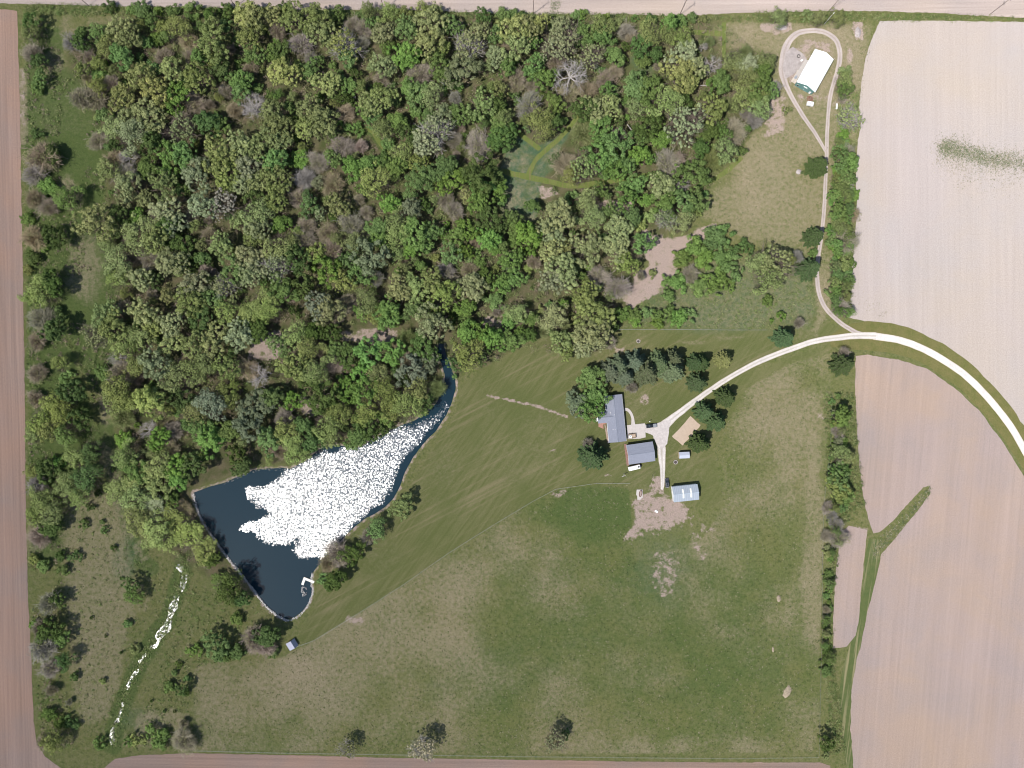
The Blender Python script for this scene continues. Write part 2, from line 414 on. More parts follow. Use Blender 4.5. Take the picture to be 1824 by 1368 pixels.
def build_ground():
    def axis(lo, hi, c0, c1, d, far):
        mid = np.arange(c0, c1 + d*0.5, d)
        out = []; x = d
        a = []
        while x < far: a.append(x); x *= 1.35
        a = np.array(a) + 0.0
        return np.concatenate([(c0 - np.cumsum(np.diff(np.r_[0, a])))[::-1], mid, c1 + np.cumsum(np.diff(np.r_[0, a]))])
    xs = axis(0, 0, -290, 290, 0.75, 5000); ys = axis(0, 0, -222, 222, 0.75, 5000)
    X, Y = np.meshgrid(xs, ys)
    P = X/S + CX; Q = CY - Y/S          # pixel coordinates of every vertex
    wx = (fbm(X, Y, 12, 4, 1)-.5)*26; wy = (fbm(X, Y, 12, 4, 2)-.5)*26
    Pw, Qw = P + wx, Q + wy
    def area(poly, soft=8.0, warp=1.0):
        m = np.zeros(X.shape)
        xs0 = [p[0] for p in poly]; ys0 = [p[1] for p in poly]
        bb = (P > min(xs0)-60) & (P < max(xs0)+60) & (Q > min(ys0)-60) & (Q < max(ys0)+60)
        a = P[bb] + wx[bb]*warp; b = Q[bb] + wy[bb]*warp
        m[bb] = sstep(-soft, soft, sdist(a, b, poly)); return m
    def blob(cx, cy, rx, ry=None, soft=0.45, rot=0, warp=1.0):
        ry = ry or rx
        a = P + wx*warp - cx; b = Q + wy*warp - cy
        c, s_ = math.cos(math.radians(rot)), math.sin(math.radians(rot))
        u = (a*c + b*s_)/rx; v = (-a*s_ + b*c)/ry
        return 1 - sstep(1-soft, 1+soft, np.sqrt(u*u+v*v))
    def trail(line, hw, soft=3, warp=0.15):
        m = np.zeros(X.shape)
        bb = (P > min(p[0] for p in line)-40) & (P < max(p[0] for p in line)+40) & (Q > min(p[1] for p in line)-40) & (Q < max(p[1] for p in line)+40)
        m[bb] = 1 - sstep(hw, hw+soft, ldist(P[bb]+wx[bb]*warp, Q[bb]+wy[bb]*warp, line)); return m
    n1 = fbm(X, Y, 22, 5, 4); n2 = fbm(X, Y, 8, 4, 8)
    dry = np.full(X.shape, 0.20); lush = np.full(X.shape, 0.25); bare = np.zeros(X.shape)
    litter = np.zeros(X.shape); mow = np.zeros(X.shape); teal = np.zeros(X.shape)
    wood = area(WOOD, 10); past = area(PASTURE, 2, 0.08); lawn = area(LAWN, 2, 0.08); yard = area(YARD, 4, 0.3); ne = area(NE_MEADOW, 8)
    litter = wood*0.85; lush = lush*(1-wood) + 0.5*wood; dry = dry*(1-wood)
    # west strip and the lush meadow inside it
    lush = np.maximum(lush, area([(110,120),(200,130),(215,260),(190,330),(210,470),(215,640),(170,700),(100,560),(95,400),(100,250)], 14)*1.0)
    lush = np.maximum(lush, 1.0*area([(44,30),(120,60),(110,560),(190,800),(110,1010),(52,1000)], 8)); dry = dry*(1-0.7*area([(44,240),(200,240),(215,470),(210,700),(110,900),(52,900)], 10))
    dry = np.maximum(dry, 0.42*area([(48,20),(330,30),(330,40),(160,45),(110,120),(48,120)], 8)*sstep(.45,.6,n1))
    dry = np.maximum(dry, 0.65*trail([(40,130),(42,250)], 6, 6) )
    for b in ((195,400,40,30),(150,480,35,60),(190,720,14,40),(190,820,16,30),(120,340,20,30),(95,115,30,25),(60,950,20,40)):
        dry = np.maximum(dry, 0.55*blob(*b))
    # brown meadow of the south west
    low = area([(120,860),(215,880),(235,1000),(240,1100),(215,1200),(195,1290),(150,1300),(115,1200),(110,1000)], 16)
    dry = np.maximum(dry, low*0.52); lush *= (1-low*0.5)
    dry = np.maximum(dry, 0.62*area([(130,1020),(330,1030),(345,1180),(330,1330),(200,1340),(130,1300)], 20)*sstep(.38,.6,n1))
    lush = np.maximum(lush, 0.95*trail([(190,760),(205,860),(222,920),(240,980),(270,1010)], 12, 8, .5))
    dry = np.maximum(dry, 0.48*trail([(190,760),(205,860),(222,920),(255,990)], 9, 8, .5)*sstep(.48,.62,n2))
    reed = trail([(330,1000),(300,1100),(250,1180),(215,1260),(200,1330)], 12, 10, .4)
    lush = np.maximum(lush, reed*0.9); dry = dry*(1-reed*.6)
    teal = np.maximum(teal, 0.6*blob(225,1000,20,40) + 0.4*blob(250,1290,40,30))
    # pasture
    pd = 0.29 + 0.95*(n1-0.5)
    pd = pd + 0.32*blob(680,1080,190,70,0.8,-28) + 0.30*blob(470,1230,150,60,.6) + 0.30*blob(1390,760,70,110,.6) + 0.22*blob(1000,1270,70,60,.5)
    pd = pd + 0.24*blob(760,1180,120,60,.6) + 0.2*blob(1240,1330,150,20,.5) + 0.3*blob(1450,980,18,200,.5) + 0.2*blob(640,1010,60,80,.5) - 0.18*blob(1180,1180,260,120,.7) - 0.2*blob(1070,930,80,80)
    pl = 0.24 + 0.8*(n2-.5) + 0.35*blob(1120,1080,240,160,.7) + 0.7*blob(1060,910,90,50,.5) + 0.3*blob(1330,1180,110,160,.7) + 0.35*blob(880,1200,120,60,.7)
    dry = dry*(1-past) + past*np.clip(pd, 0, 1); lush = lush*(1-past) + past*np.clip(pl, 0, 1); litter *= (1-past)
    # lawn and yard
    mow = np.maximum(lawn, yard*0.85)
    dry = dry*(1-mow) + mow*np.clip(0.10+0.6*(n1-.5), 0, 1); lush *= (1-mow); litter *= (1-mow)
    mow = np.maximum(mow, 0.9*area([(345,870),(385,830),(410,790),(440,800),(425,840),(400,858)], 6))
    mow = np.maximum(mow, 0.9*trail([(470,1105),(445,1090),(415,1040),(370,960),(352,925)], 8, 5))
    mow = np.maximum(mow, 0.8*trail([(470,582),(560,585),(640,590),(720,592),(800,590)], 10, 6))
    mow = np.maximum(mow, 0.8*trail([(1230,60),(1290,55),(1290,140)], 10, 6))
    # north east meadow
    dry = dry*(1-ne) + ne*np.clip(0.50 + 1.1*(n1-.5), 0, 1); litter *= (1-ne*0.9); lush = lush*(1-ne) + ne*0.12
    mow = np.maximum(mow, ne*0.2)
    dry = np.maximum(dry, 0.55*area([(1270,330),(1440,330),(1460,440),(1330,430),(1265,390)], 12))
    dry = np.maximum(dry, 0.35*area([(1270,440),(1450,440),(1450,585),(1120,585),(1180,520)], 14))
    teal = np.maximum(teal, 0.55*area([(1170,500),(1400,440),(1450,470),(1445,585),(1120,585)], 14))
    litter *= 1-area([(1170,470),(1400,430),(1450,470),(1445,590),(1100,590)], 14)
    # clearings in the wood
    teal_c = area([(885,300),(905,245),(930,232),(958,255),(990,240),(1030,225),(985,300),(965,330),(952,390),(905,400),(890,360)], 5)
    teal = np.maximum(teal, teal_c*1.2); litter *= (1-teal_c); dry = np.maximum(dry, teal_c*(0.30+1.3*(n2-.5)))
    for b in ((1140,120,22,28),(545,290,18,12),(1085,170,15,15),(905,480,14,40)): teal = np.maximum(teal, 0.7*blob(*b)); litter *= 1-0.8*blob(*b)
    for t_ in ([(640,232),(665,235),(690,275),(715,300)], [(990,10),(985,50)]):
        tr = trail(t_, 6, 5); lush = np.maximum(lush, tr); litter *= (1-tr)
    # bare, pinkish earth
    def earth(m, a=0.9):
        nonlocal bare, litter
        a = a*0.70
        bare = np.maximum(bare, m*a); litter = litter*(1-m*0.8)
    earth(area([(1140,395),(1160,420),(1200,425),(1240,405),(1275,398),(1290,405),(1255,425),(1215,460),(1195,500),(1160,530),(1120,552),(1105,530),(1130,500),(1160,470),(1145,430)], 6, .9), 1.1)
    earth(area([(1060,365),(1085,350),(1110,362),(1130,355),(1125,385),(1080,378)], 4, .5), 0.85)
    earth(area([(956,330),(985,335),(1000,345),(965,356)], 2, .2), 0.85)
    earth(area([(455,592),(500,588),(520,600),(490,640),(440,640),(448,612)], 4, .5), 0.9)
    earth(area([(600,590),(650,585),(715,590),(690,620),(650,612),(610,604)], 5, .5), 0.8)
    earth(area([(535,700),(560,712),(580,730),(550,745),(532,728)], 4, .5), 0.8)
    earth(area([(860,560),(880,555),(905,560),(890,590),(865,585)], 4, .5), 0.7)
    earth(area([(1128,892),(1165,880),(1200,885),(1222,898),(1232,918),(1215,938),(1180,942),(1150,952),(1128,966),(1112,960),(1132,930)], 11, .8), 0.95)
    earth(area([(1162,850),(1184,850),(1184,880),(1150,885)], 3, .3), 0.8)
    earth(blob(1187,1020,28,45,.5), 0.55); teal = np.maximum(teal, 0.45*blob(1180,1010,50,60,.8))
    earth(blob(1262,935,26,12,.5,40), 0.45); earth(blob(1245,965,10,40,.5,-20), 0.5)
    earth(area([(1355,40),(1410,40),(1412,55),(1380,62),(1352,52)], 3, .2), 0.95)
    earth(area([(1517,38),(1537,38),(1538,72),(1524,72),(1515,50)], 2, .2), 0.9)
    earth(blob(1513,103,6,18,.4,0,.3), 0.8)
    earth(area([(1372,170),(1400,165),(1402,205),(1395,240),(1362,242),(1360,220)], 5, .4), 0.8)
    earth(area([(1400,100),(1440,68),(1480,75),(1486,105),(1470,92),(1450,86),(1418,145),(1410,160),(1402,140)], 5, .4), 0.75)
    earth(trail([(1440,166),(1500,190)], 6, 8), .4); earth(blob(1440,176,16,8,.6), 0.55)
    earth(trail([(868,704),(900,711),(950,722),(1010,742)], 1.5, 2.5, .1), 0.85)
    earth(blob(1149,711,9,10,.3,0,.2), 0.85); earth(blob(1137,608,4,4,.3,0,.1), .8); earth(blob(1099,621,12,5,.4), .6)
    earth(trail([(962,320),(948,300),(955,285),(985,255)], 1.0, 2, .1), .5)
    for b in ((990,878,14,6),(635,1105,18,10),(700,1105,5,4),(1463,740,10,6),(1080,848,8,3),(985,803,8,3)): earth(blob(*b), 0.6)
    for b in ((1230,612,30,5),(1300,600,30,5)): dry = np.maximum(dry, .4*blob(*b))
    earth(area([(1520,934),(1545,938),(1550,952),(1530,948)], 3, .3), 0.6)
    earth(trail([(40,130),(41,220)], 3, 4, .4), .5)
    dry = np.maximum(dry, 0.75*trail([(1528,1150),(1514,1230),(1505,1280),(1514,1330)], 3, 4, .3))
    # shape of the land: the pond bed and the creek
    bbx = (P > 180) & (P < 860) & (Q > 560) & (Q < 1370)
    Z = np.zeros(X.shape)
    sd = np.full(X.shape, -99.0)
    sd[bbx] = sdist(P[bbx]+wx[bbx]*0.14, Q[bbx]+wy[bbx]*0.14, POND)
    Z -= 1.6*sstep(-2.0, 4.0, sd)
    rim = sstep(-7, -3, sd)*(1-sstep(0, 2, sd))
    bare = np.maximum(bare, rim*0.45); litter *= (1-rim)
    Z[bbx] -= 0.9*(1-sstep(0.2, 1.0, ldist(P[bbx]+wx[bbx]*.5, Q[bbx]+wy[bbx]*.5, STREAM_LINE)/np.maximum(stream_hw(Q[bbx])*1.15, 0.8)))*sstep(.33,.47,fbm(X[bbx],Y[bbx],3.5,3,21))
    Z += (fbm(X, Y, 30, 3, 30)-.5)*0.0
    inner = (np.abs(X) < 289) & (np.abs(Y) < 221)
    Z[~inner] = 0
    fade = np.clip((np.maximum(np.abs(X)-289, np.abs(Y)-221))/40, 0, 1)
    nv = X.size; nx = len(xs); ny = len(ys)
    idx = np.arange(nv).reshape(ny, nx)
    F = np.stack([idx[:-1,:-1], idx[:-1,1:], idx[1:,1:], idx[1:,:-1]], -1).reshape(-1, 4)
    V = np.stack([X, Y, Z], -1).reshape(-1, 3)
    one = np.ones(nv)
    A = np.stack([np.clip(dry,0,1).ravel(), np.clip(lush,0,1).ravel(), np.clip(bare,0,1).ravel(), one], -1)
    B = np.stack([np.clip(litter,0,1).ravel(), np.clip(mow,0,1).ravel(), np.clip(teal,0,1).ravel(), one], -1)
    me = mesh_np('ground', V, F, [M['ground']], attrs={'mask_a': ('FLOAT_COLOR', A), 'mask_b': ('FLOAT_COLOR', B)}, smooth=True)
    tag(link(bpy.data.objects.new('ground', me)), kind='structure')

STREAM = [((320,1006),5),((330,1014),8),((328,1030),6),((322,1045),6),((314,1060),7),((310,1080),10),((300,1102),5),((296,1120),10),((285,1132),8),((272,1150),5),
 ((256,1170),2.5),((246,1186),3.5),((236,1206),3.5),((223,1230),4.5),((216,1250),2),((213,1272),2.5),((208,1292),6),((203,1312),10),((198,1326),4)]
STREAM_LINE = [p for p, _ in STREAM]
def stream_hw(q):
    return np.interp(q, [p[1] for p, _ in STREAM], [w for _, w in STREAM])
build_ground()

def ragged(poly, step=6.0, amp=1.2, seed=0):
    out = []; n = len(poly)
    for i in range(n):
        (x0,y0),(x1,y1) = poly[i], poly[(i+1) % n]
        L = math.hypot(x1-x0, y1-y0); k = max(1, int(L/step)) if L < 700 else 1
        nx_, ny_ = -(y1-y0)/max(L,1e-6), (x1-x0)/max(L,1e-6)
        for j in range(k):
            t = j/k; x = x0+(x1-x0)*t; y = y0+(y1-y0)*t
            o = (float(fbm(np.array([x]), np.array([y]), 14, 3, seed))-.5)*2*amp + random.uniform(-.3,.3)*amp
            if L >= 700: o = 0
            out.append((x+nx_*o, y+ny_*o))
    return out
def sheet(name, poly, z, mat, rag=None, seed=0, kind='structure'):
    pts = ragged(poly, rag[0], rag[1], seed) if rag else poly
    v = [Vector((*W(x, y), z)) for x, y in pts]
    tris = tessellate_polygon([v])
    me = bpy.data.meshes.new(name); me.from_pydata([tuple(p) for p in v], [], [tuple(t) for t in tris])
    me.materials.append(mat); me.update()
    import bmesh
    bm = bmesh.new(); bm.from_mesh(me); bmesh.ops.recalc_face_normals(bm, faces=bm.faces)
    for f in bm.faces:
        if f.normal.z < 0: f.normal_flip()
    bm.to_mesh(me); bm.free()
    return tag(link(bpy.data.objects.new(name, me)), kind=kind)
def catmull(pts, n=8):
    out = []
    for i in range(len(pts)-1):
        p0 = pts[max(i-1,0)]; p1 = pts[i]; p2 = pts[i+1]; p3 = pts[min(i+2,len(pts)-1)]
        for j in range(n):
            t = j/n
            out.append(tuple(0.5*((2*b)+(-a+c)*t+(2*a-5*b+4*c-d)*t*t+(-a+3*b-3*c+d)*t**3) for a,b,c,d in zip(p0,p1,p2,p3)))
    out.append(pts[-1]); return out
def strip(name, pts, z, mat, jit=0.5, nx_=10, sub=8, seed=0, kind='structure', zend=None):
    """pts: (px,py,half width px); a ribbon that knows its own across-coordinate"""
    c = catmull(pts, sub); n = len(c); V = []; A = []; F = []
    for i, p in enumerate(c):
        a = c[max(i-1,0)]; b = c[min(i+1,n-1)]
        dx, dy = b[0]-a[0], b[1]-a[1]; L = math.hypot(dx, dy) or 1
        wl = p[2] + (vnoise(np.array([i*1.0]), np.array([seed*7.0]), 2.3)[0]-.5)*2*jit
        wr = p[2] + (vnoise(np.array([i*1.0]), np.array([seed*7.0+50]), 2.3)[0]-.5)*2*jit
        for k in range(nx_+1):
            u = -1+2*k/nx_; w = wl if u < 0 else wr
            x, y = W(p[0]-dy/L*w*u, p[1]+dx/L*w*u)
            V.append((x, y, z)); A.append(u)
    for i in range(n-1):
        for k in range(nx_):
            a = i*(nx_+1)+k; F.append((a, a+nx_+1, a+nx_+2, a+1))
    V = np.array(V); F = np.array(F)
    e1 = V[F[0][1]]-V[F[0][0]]; e2 = V[F[0][3]]-V[F[0][0]]
    if e1[0]*e2[1]-e1[1]*e2[0] < 0: F = F[:, ::-1]
    me = mesh_np(name, V, F, [mat], attrs={'across': ('FLOAT', A)})
    return tag(link(bpy.data.objects.new(name, me)), kind=kind)

M['soil_w'] = soil('ploughed_soil_west', (0.315,0.226,0.188), (0.345,0.232,0.178), (0.285,0.224,0.198), math.radians(1.5), 1.0, 0.10)
M['soil_b'] = soil('ploughed_soil_south', (0.288,0.210,0.175), (0.325,0.222,0.172), (0.255,0.202,0.178), math.radians(89.2), 1.0, 0.10, 45)
M['soil_n'] = soil('pale_dry_soil_north', (0.40,0.335,0.305), (0.42,0.35,0.305), (0.37,0.32,0.30), math.radians(90.6), 1.6, 0.10)
M['soil_e'] = soil('pale_dry_soil_east', (0.408,0.359,0.340), (0.418,0.360,0.310), (0.390,0.357,0.348), math.radians(0.5), 1.2, 0.035, 70)
M['soil_s'] = soil('dry_soil_south_east', (0.350,0.280,0.255), (0.375,0.285,0.225), (0.31,0.262,0.25), math.radians(-5), 1.1, 0.05, 55)
sheet('west_field', WEST_FIELD, 0.05, M['soil_w'], (5, 1.2), 1)
sheet('south_field', BOTTOM_FIELD, 0.05, M['soil_b'], (5, 1.0), 2)
sheet('north_field', NORTH_FIELD, 0.05, M['soil_n'], (5, 1.6), 3)
sheet('east_field', EAST_FIELD, 0.05, M['soil_e'], (5, 1.4), 4)
sheet('south_east_field', SOUTH_FIELD, 0.05, M['soil_s'], (5, 1.4), 5)
sheet('small_field', SLIVER, 0.05, M['soil_s'], (5, 1.0), 6)

# verges, tracks and roads
M['verge'] = grass_mat('verge_grass', (0.165,0.150,0.062), (0.125,0.130,0.045), (0.150,0.142,0.058), 0.001)
M['trail'] = grass_mat('mown_trail_grass', (0.150,0.175,0.055), (0.115,0.150,0.040), (0.17,0.16,0.07), 0.001)
M['lush'] = grass_mat('waterway_grass', (0.11,0.13,0.05), (0.085,0.115,0.042), (0.30,0.26,0.15), math.radians(-8), 1.6)
strip('road_verge', [(1950,1010,16),(1880,900,17),(1826,806,19),(1796,757,22),(1760,712,23),(1721,672,23),(1681,642,24),(1641,620,24),(1600,605,26),(1552,598,26),(1515,600,22),(1478,608,10)], 0.09, M['verge'], 1.2, 10, 8, 3)
M['road'] = gravel_mat('white_gravel', (0.64,0.605,0.58), (0.54,0.50,0.47), (0.50,0.44,0.35), 0.25)
M['drive'] = gravel_mat('farm_gravel', (0.61,0.575,0.55), (0.42,0.38,0.33), (0.40,0.35,0.26), 0.75)
M['lane'] = gravel_mat('two_track_gravel', (0.44,0.385,0.365), (0.33,0.28,0.25), (0.42,0.365,0.285), 0.9)
strip('gravel_road', [(1960,1060,6.5),(1880,905,6.4),(1826,804,6.3),(1796,754,6.3),(1760,709,6.2),(1721,670,6.2),(1681,642,6.2),(1641,620,6.2),(1600,605.5,6.2),(1556,598.5,6.5)], 0.13, M['road'], 0.25, 12, 8, 1)
strip('driveway', [(1560,598.5,6.4),(1530,598,6.0),(1500,600.5,5.4),(1450,608,5.0),(1400,625,5.0),(1350,645,4.8),(1300,672,4.8),(1252,704,5.0),(1216,731,5.6),(1192,750,7.5),(1176,766,10),(1173,782,9)], 0.135, M['drive'], 0.35, 12, 8, 2)
strip('farm_lane', [(1550,600,3.0),(1536,596,4.0),(1520,590,4.0),(1492,571,3.9),(1468,545,3.8),(1457,512,3.8),(1456,470,3.6),(1463,420,3.5),(1468,370,3.4),(1470,330,3.4),(1472,280,3.4),(1474,220,3.4),(1479,170,3.6),(1491,128,4.2),(1496,100,4.4),
  (1490,74,4.6),(1472,59,4.6),(1450,54,4.4)], 0.12, M['lane'], 0.35, 10, 8, 4)
strip('farm_lane', [(1453,54.3,4.4),(1424,58,5.0),(1405,74,6.0),(1396,100,7.0),(1394,132,6.2),(1406,165,4.4),(1428,203,3.8),(1452,238,3.2),(1471,270,2.6)], 0.128, M['lane'], 0.35, 10, 8, 6)
strip('yard_lane', [(1172,772,9),(1177,790,8),(1179,815,6.5),(1180,838,4.8),(1180,858,3.6),(1179,872,2.6)], 0.145, M['drive'], 0.5, 10, 8, 5)
sheet('gravel_yard', [(1149,758),(1163,756),(1178,751),(1196,747),(1192,762),(1188,790),(1180,800),(1168,788),(1163,776),(1150,770)], 0.15, simple('yard_gravel', (0.50,0.455,0.435), 1.0, 0.05, 0, 0.16, 0.8), (4, 1.0), 7)
sheet('pole_barn_yard', [(1400,92),(1412,84),(1428,94),(1436,106),(1428,116),(1420,128),(1408,136),(1399,140),(1394,120)], 0.146, simple('barn_yard_gravel', (0.42,0.37,0.35), 1.0, 0.05, 0, 0.2, 0.5), (4, 1.5), 8)
strip('waterway_grass', [(1526,1420,11),(1514,1330,10),(1508,1290,9),(1507,1230,11),(1516,1180,11),(1530,1130,10),(1538,1085,10),(1548,1040,11),(1553,1000,13),(1556,960,8)], 0.02, M['lush'], 1.2, 8, 8, 9)
for i, (ln, hw) in enumerate((([(893,304),(910,309),(935,314),(962,320),(985,325),(1015,331),(1060,328),(1100,320),(1160,312)], 5.0),
   ([(940,315),(946,300),(955,284),(972,268),(990,252),(1010,232),(1030,206)], 4.0),
   ([(962,266),(945,254),(928,240),(912,228)], 4.0), ([(640,232),(662,234),(676,255),(694,276)], 4.0), ([(1250,330),(1275,318),(1300,300),(1322,280)], 4.0),
   ([(240,38),(300,36),(360,37)], 3.0), ([(1140,44),(1180,52),(1220,56),(1285,60)], 4.5), ([(1290,40),(1289,90),(1290,140)], 3.5))):
    strip('mown_path', [(x, y, hw) for x, y in ln], 0.03+0.004*i, M['trail'], 0.8, 6, 6, 20+i)
concrete = simple('concrete', (0.47,0.43,0.405), 0.9, 0.1, 0, 0.10, 0.6)
sheet('concrete_pad', [(1116.5,757.5),(1124,756.5),(1148.6,754),(1150,778.8),(1139,781.5),(1117.5,782)], 0.17, concrete)
strip('garden_walk', [(1112.5,729,2.6),(1118,730,2.6),(1123.5,736,2.4),(1126.6,744,2.4),(1127.5,752,3.0),(1127.8,758,4.0)], 0.165, concrete, 0.0, 6, 8, 30)
M['sand'] = simple('court_sand', (0.43,0.34,0.265), 1.0, 0.05, 0, 0.08, 0.7)
sheet('sand_court', [(1229.7,740.9),(1238,748.5),(1244.5,754.8),(1247.8,757),(1245,762),(1238,768),(1230,779),(1221,787),(1215.9,793.6),(1207,786),(1199,779.6),(1197,777),(1202,772),(1212,762)], 0.10, M['sand'], (3, 0.3), 9)

# water
def water_material():
    t = NT('pond_water')
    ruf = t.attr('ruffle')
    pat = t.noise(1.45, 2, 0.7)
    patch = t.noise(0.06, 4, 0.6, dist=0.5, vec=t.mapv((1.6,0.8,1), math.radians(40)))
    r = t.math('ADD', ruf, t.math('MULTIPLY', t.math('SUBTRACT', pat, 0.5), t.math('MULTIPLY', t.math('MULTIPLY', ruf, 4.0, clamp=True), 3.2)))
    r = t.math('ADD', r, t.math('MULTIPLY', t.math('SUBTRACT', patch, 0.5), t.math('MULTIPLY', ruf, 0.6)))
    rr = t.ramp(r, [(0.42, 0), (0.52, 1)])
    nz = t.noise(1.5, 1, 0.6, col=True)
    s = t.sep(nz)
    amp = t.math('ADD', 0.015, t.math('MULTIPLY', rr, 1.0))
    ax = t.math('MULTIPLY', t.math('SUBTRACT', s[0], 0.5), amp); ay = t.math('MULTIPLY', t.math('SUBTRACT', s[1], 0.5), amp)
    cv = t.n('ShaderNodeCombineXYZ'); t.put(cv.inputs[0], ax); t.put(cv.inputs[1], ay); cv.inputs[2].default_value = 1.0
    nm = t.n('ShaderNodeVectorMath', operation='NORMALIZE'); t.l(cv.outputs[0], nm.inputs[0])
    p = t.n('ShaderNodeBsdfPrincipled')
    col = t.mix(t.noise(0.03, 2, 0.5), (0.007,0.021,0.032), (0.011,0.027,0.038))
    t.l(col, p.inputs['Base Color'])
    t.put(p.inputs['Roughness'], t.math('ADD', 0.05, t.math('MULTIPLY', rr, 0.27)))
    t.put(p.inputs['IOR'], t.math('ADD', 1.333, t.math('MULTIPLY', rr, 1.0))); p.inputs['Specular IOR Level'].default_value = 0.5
    t.l(nm.outputs[0], p.inputs['Normal']); t.l(p.outputs[0], t.out.inputs[0]); return t.m
M['water'] = water_material()
def water(name, x0, x1, y0, y1, z, d, keep, ruffle):
    px = np.arange(x0, x1, d); py = np.arange(y0, y1, d); P, Q = np.meshgrid(px, py)
    k = keep(P, Q); ny, nx = P.shape; idx = np.arange(P.size).reshape(ny, nx)
    kf = k[:-1,:-1] | k[:-1,1:] | k[1:,1:] | k[1:,:-1]
    F = np.stack([idx[1:,:-1], idx[1:,1:], idx[:-1,1:], idx[:-1,:-1]], -1)[kf]
    V = np.stack([(P-CX)*S, (CY-Q)*S, np.full(P.shape, z)], -1).reshape(-1,3)
    u, inv = np.unique(F.ravel(), return_inverse=True)
    me = mesh_np(name, V[u], inv.reshape(-1,4), [M['water']], attrs={'ruffle': ('FLOAT', ruffle(P, Q).ravel()[u])})
    return tag(link(bpy.data.objects.new(name, me)), kind='structure')
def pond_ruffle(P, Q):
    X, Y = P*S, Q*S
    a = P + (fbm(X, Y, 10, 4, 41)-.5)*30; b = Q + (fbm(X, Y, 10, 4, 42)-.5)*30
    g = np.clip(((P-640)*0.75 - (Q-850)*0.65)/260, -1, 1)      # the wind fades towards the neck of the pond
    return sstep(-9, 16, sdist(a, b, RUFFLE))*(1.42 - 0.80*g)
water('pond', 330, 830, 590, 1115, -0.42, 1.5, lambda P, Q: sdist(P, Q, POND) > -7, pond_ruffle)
water('stream', 180, 345, 995, 1340, -0.30, 1.5, lambda P, Q: ldist(P, Q, STREAM_LINE) < stream_hw(Q)*1.3+3, lambda P, Q: 0.56+0*P)
# ---------------------------------------------------------------- plants: prototypes
R = np.random.default_rng(11)
def unit(v): return v/np.maximum(np.linalg.norm(v, axis=-1, keepdims=True), 1e-9)
def quads(cen, nrm, sx, sy, tone):
    n = len(cen); t = unit(np.cross(nrm, R.normal(size=(n,3)))); b = np.cross(nrm, t)
    sx = np.broadcast_to(sx, (n,))[:,None]; sy = np.broadcast_to(sy, (n,))[:,None]
    V = np.stack([cen-t*sx*.5-b*sy*.25, cen+t*sx*.1-b*sy*.5, cen+t*sx*.5+b*sy*.2, cen-t*sx*.1+b*sy*.5], 1).reshape(-1,3)
    return V, np.arange(n*4).reshape(n,4), np.repeat(tone, 4)
def ribbons(p, q, w, tone):
    """thin flat-sided twigs from p to q"""
    n = len(p); d = unit(q-p); s = unit(np.cross(d, R.normal(size=(n,3))))*np.broadcast_to(w,(n,))[:,None]*.5
    V = np.stack([p-s, p+s, q+s*.35, q-s*.35], 1).reshape(-1,3)
    return V, np.arange(n*4).reshape(n,4), np.repeat(tone, 4)
def merge(parts):
    V = []; F = []; T = []; Mi = []; b = 0
    for (v, f, t), mi in parts:
        V.append(v); F.append(f+b); T.append(t); Mi.append(np.full(len(f), mi)); b += len(v)
    return np.concatenate(V), np.concatenate(F), np.concatenate(T), np.concatenate(Mi)
def leaf_mesh(name, parts, mats):
    V, F, T, Mi = merge(parts); return mesh_np(name, V, F, mats, Mi, {'tone': ('FLOAT', T)})
def puffs(Rad, z0, ht, n, lr0, lr1, per, leaf, flat=0.8, tonev=0.35, gap=0.0, elong=1.0):
    """crown of leaf clumps over a dome"""
    P = []; 
    a = R.random(n)*2*np.pi; r = np.sqrt(R.random(n))*0.86
    # spread the clumps
    pts = np.stack([r*np.cos(a), r*np.sin(a)], -1)
    for _ in range(12):
        d = pts[:,None]-pts[None]; L = np.linalg.norm(d, axis=-1)+np.eye(n)*9
        f = (d/L[...,None]*np.maximum(0, (1.5/np.sqrt(n))-L)[...,None]).sum(1); pts = pts+f*0.35
        rr = np.linalg.norm(pts, axis=-1, keepdims=True); pts = np.where(rr > .9, pts/rr*.9, pts)
    r = np.linalg.norm(pts, axis=-1); ang = np.arctan2(pts[:,1], pts[:,0])
    ph = R.random(3)*6.28
    wob = 1+0.17*np.sin(2*ang+ph[0])+0.14*np.sin(3*ang+ph[1])+0.09*np.sin(5*ang+ph[2])+R.normal(size=n)*.05
    cz = z0 + ht*np.sqrt(np.clip(1-(r*.95)**2, 0, 1))*(0.58+0.42*R.random(n))
    cen = np.stack([pts[:,0]*Rad*wob*elong, pts[:,1]*Rad*wob, cz], -1)
    lr = Rad*(lr0+(lr1-lr0)*R.random(n)**1.4)*(.85+.3*R.random(n)); tl = R.random(n); an = 1+.28*R.normal(size=(n,3)).clip(-1.6,1.6)
    for i in range(n):
        m = int(per*(lr[i]/(Rad*(lr0+lr1)/2))**2)
        d = unit(R.normal(size=(m,3))+np.array([0,0,0.30])); rad = lr[i]*(0.70+0.36*R.random(m)**0.6)
        lump = 1+0.22*np.sin(d[:,0]*5+tl[i]*9)*np.sin(d[:,1]*5+tl[i]*5)
        c = cen[i]+d*(rad*lump)[:,None]*np.array([1,1,flat])*an[i]
        nrm = unit(d*1.25+R.normal(size=(m,3))*0.42+np.array([0,0,.15]))
        tone = np.clip(0.5+(tl[i]-.5)*tonev*1.6+R.normal(size=m)*0.16, 0, 1)
        P.append(quads(c, nrm, leaf*(0.7+.6*R.random(m)), leaf*(0.7+.6*R.random(m)), tone))
    V = []; F = []; T = []; b = 0
    for v, f, t in P: V.append(v); F.append(f+b); T.append(t); b += len(v)
    return (np.concatenate(V), np.concatenate(F), np.concatenate(T)), cen
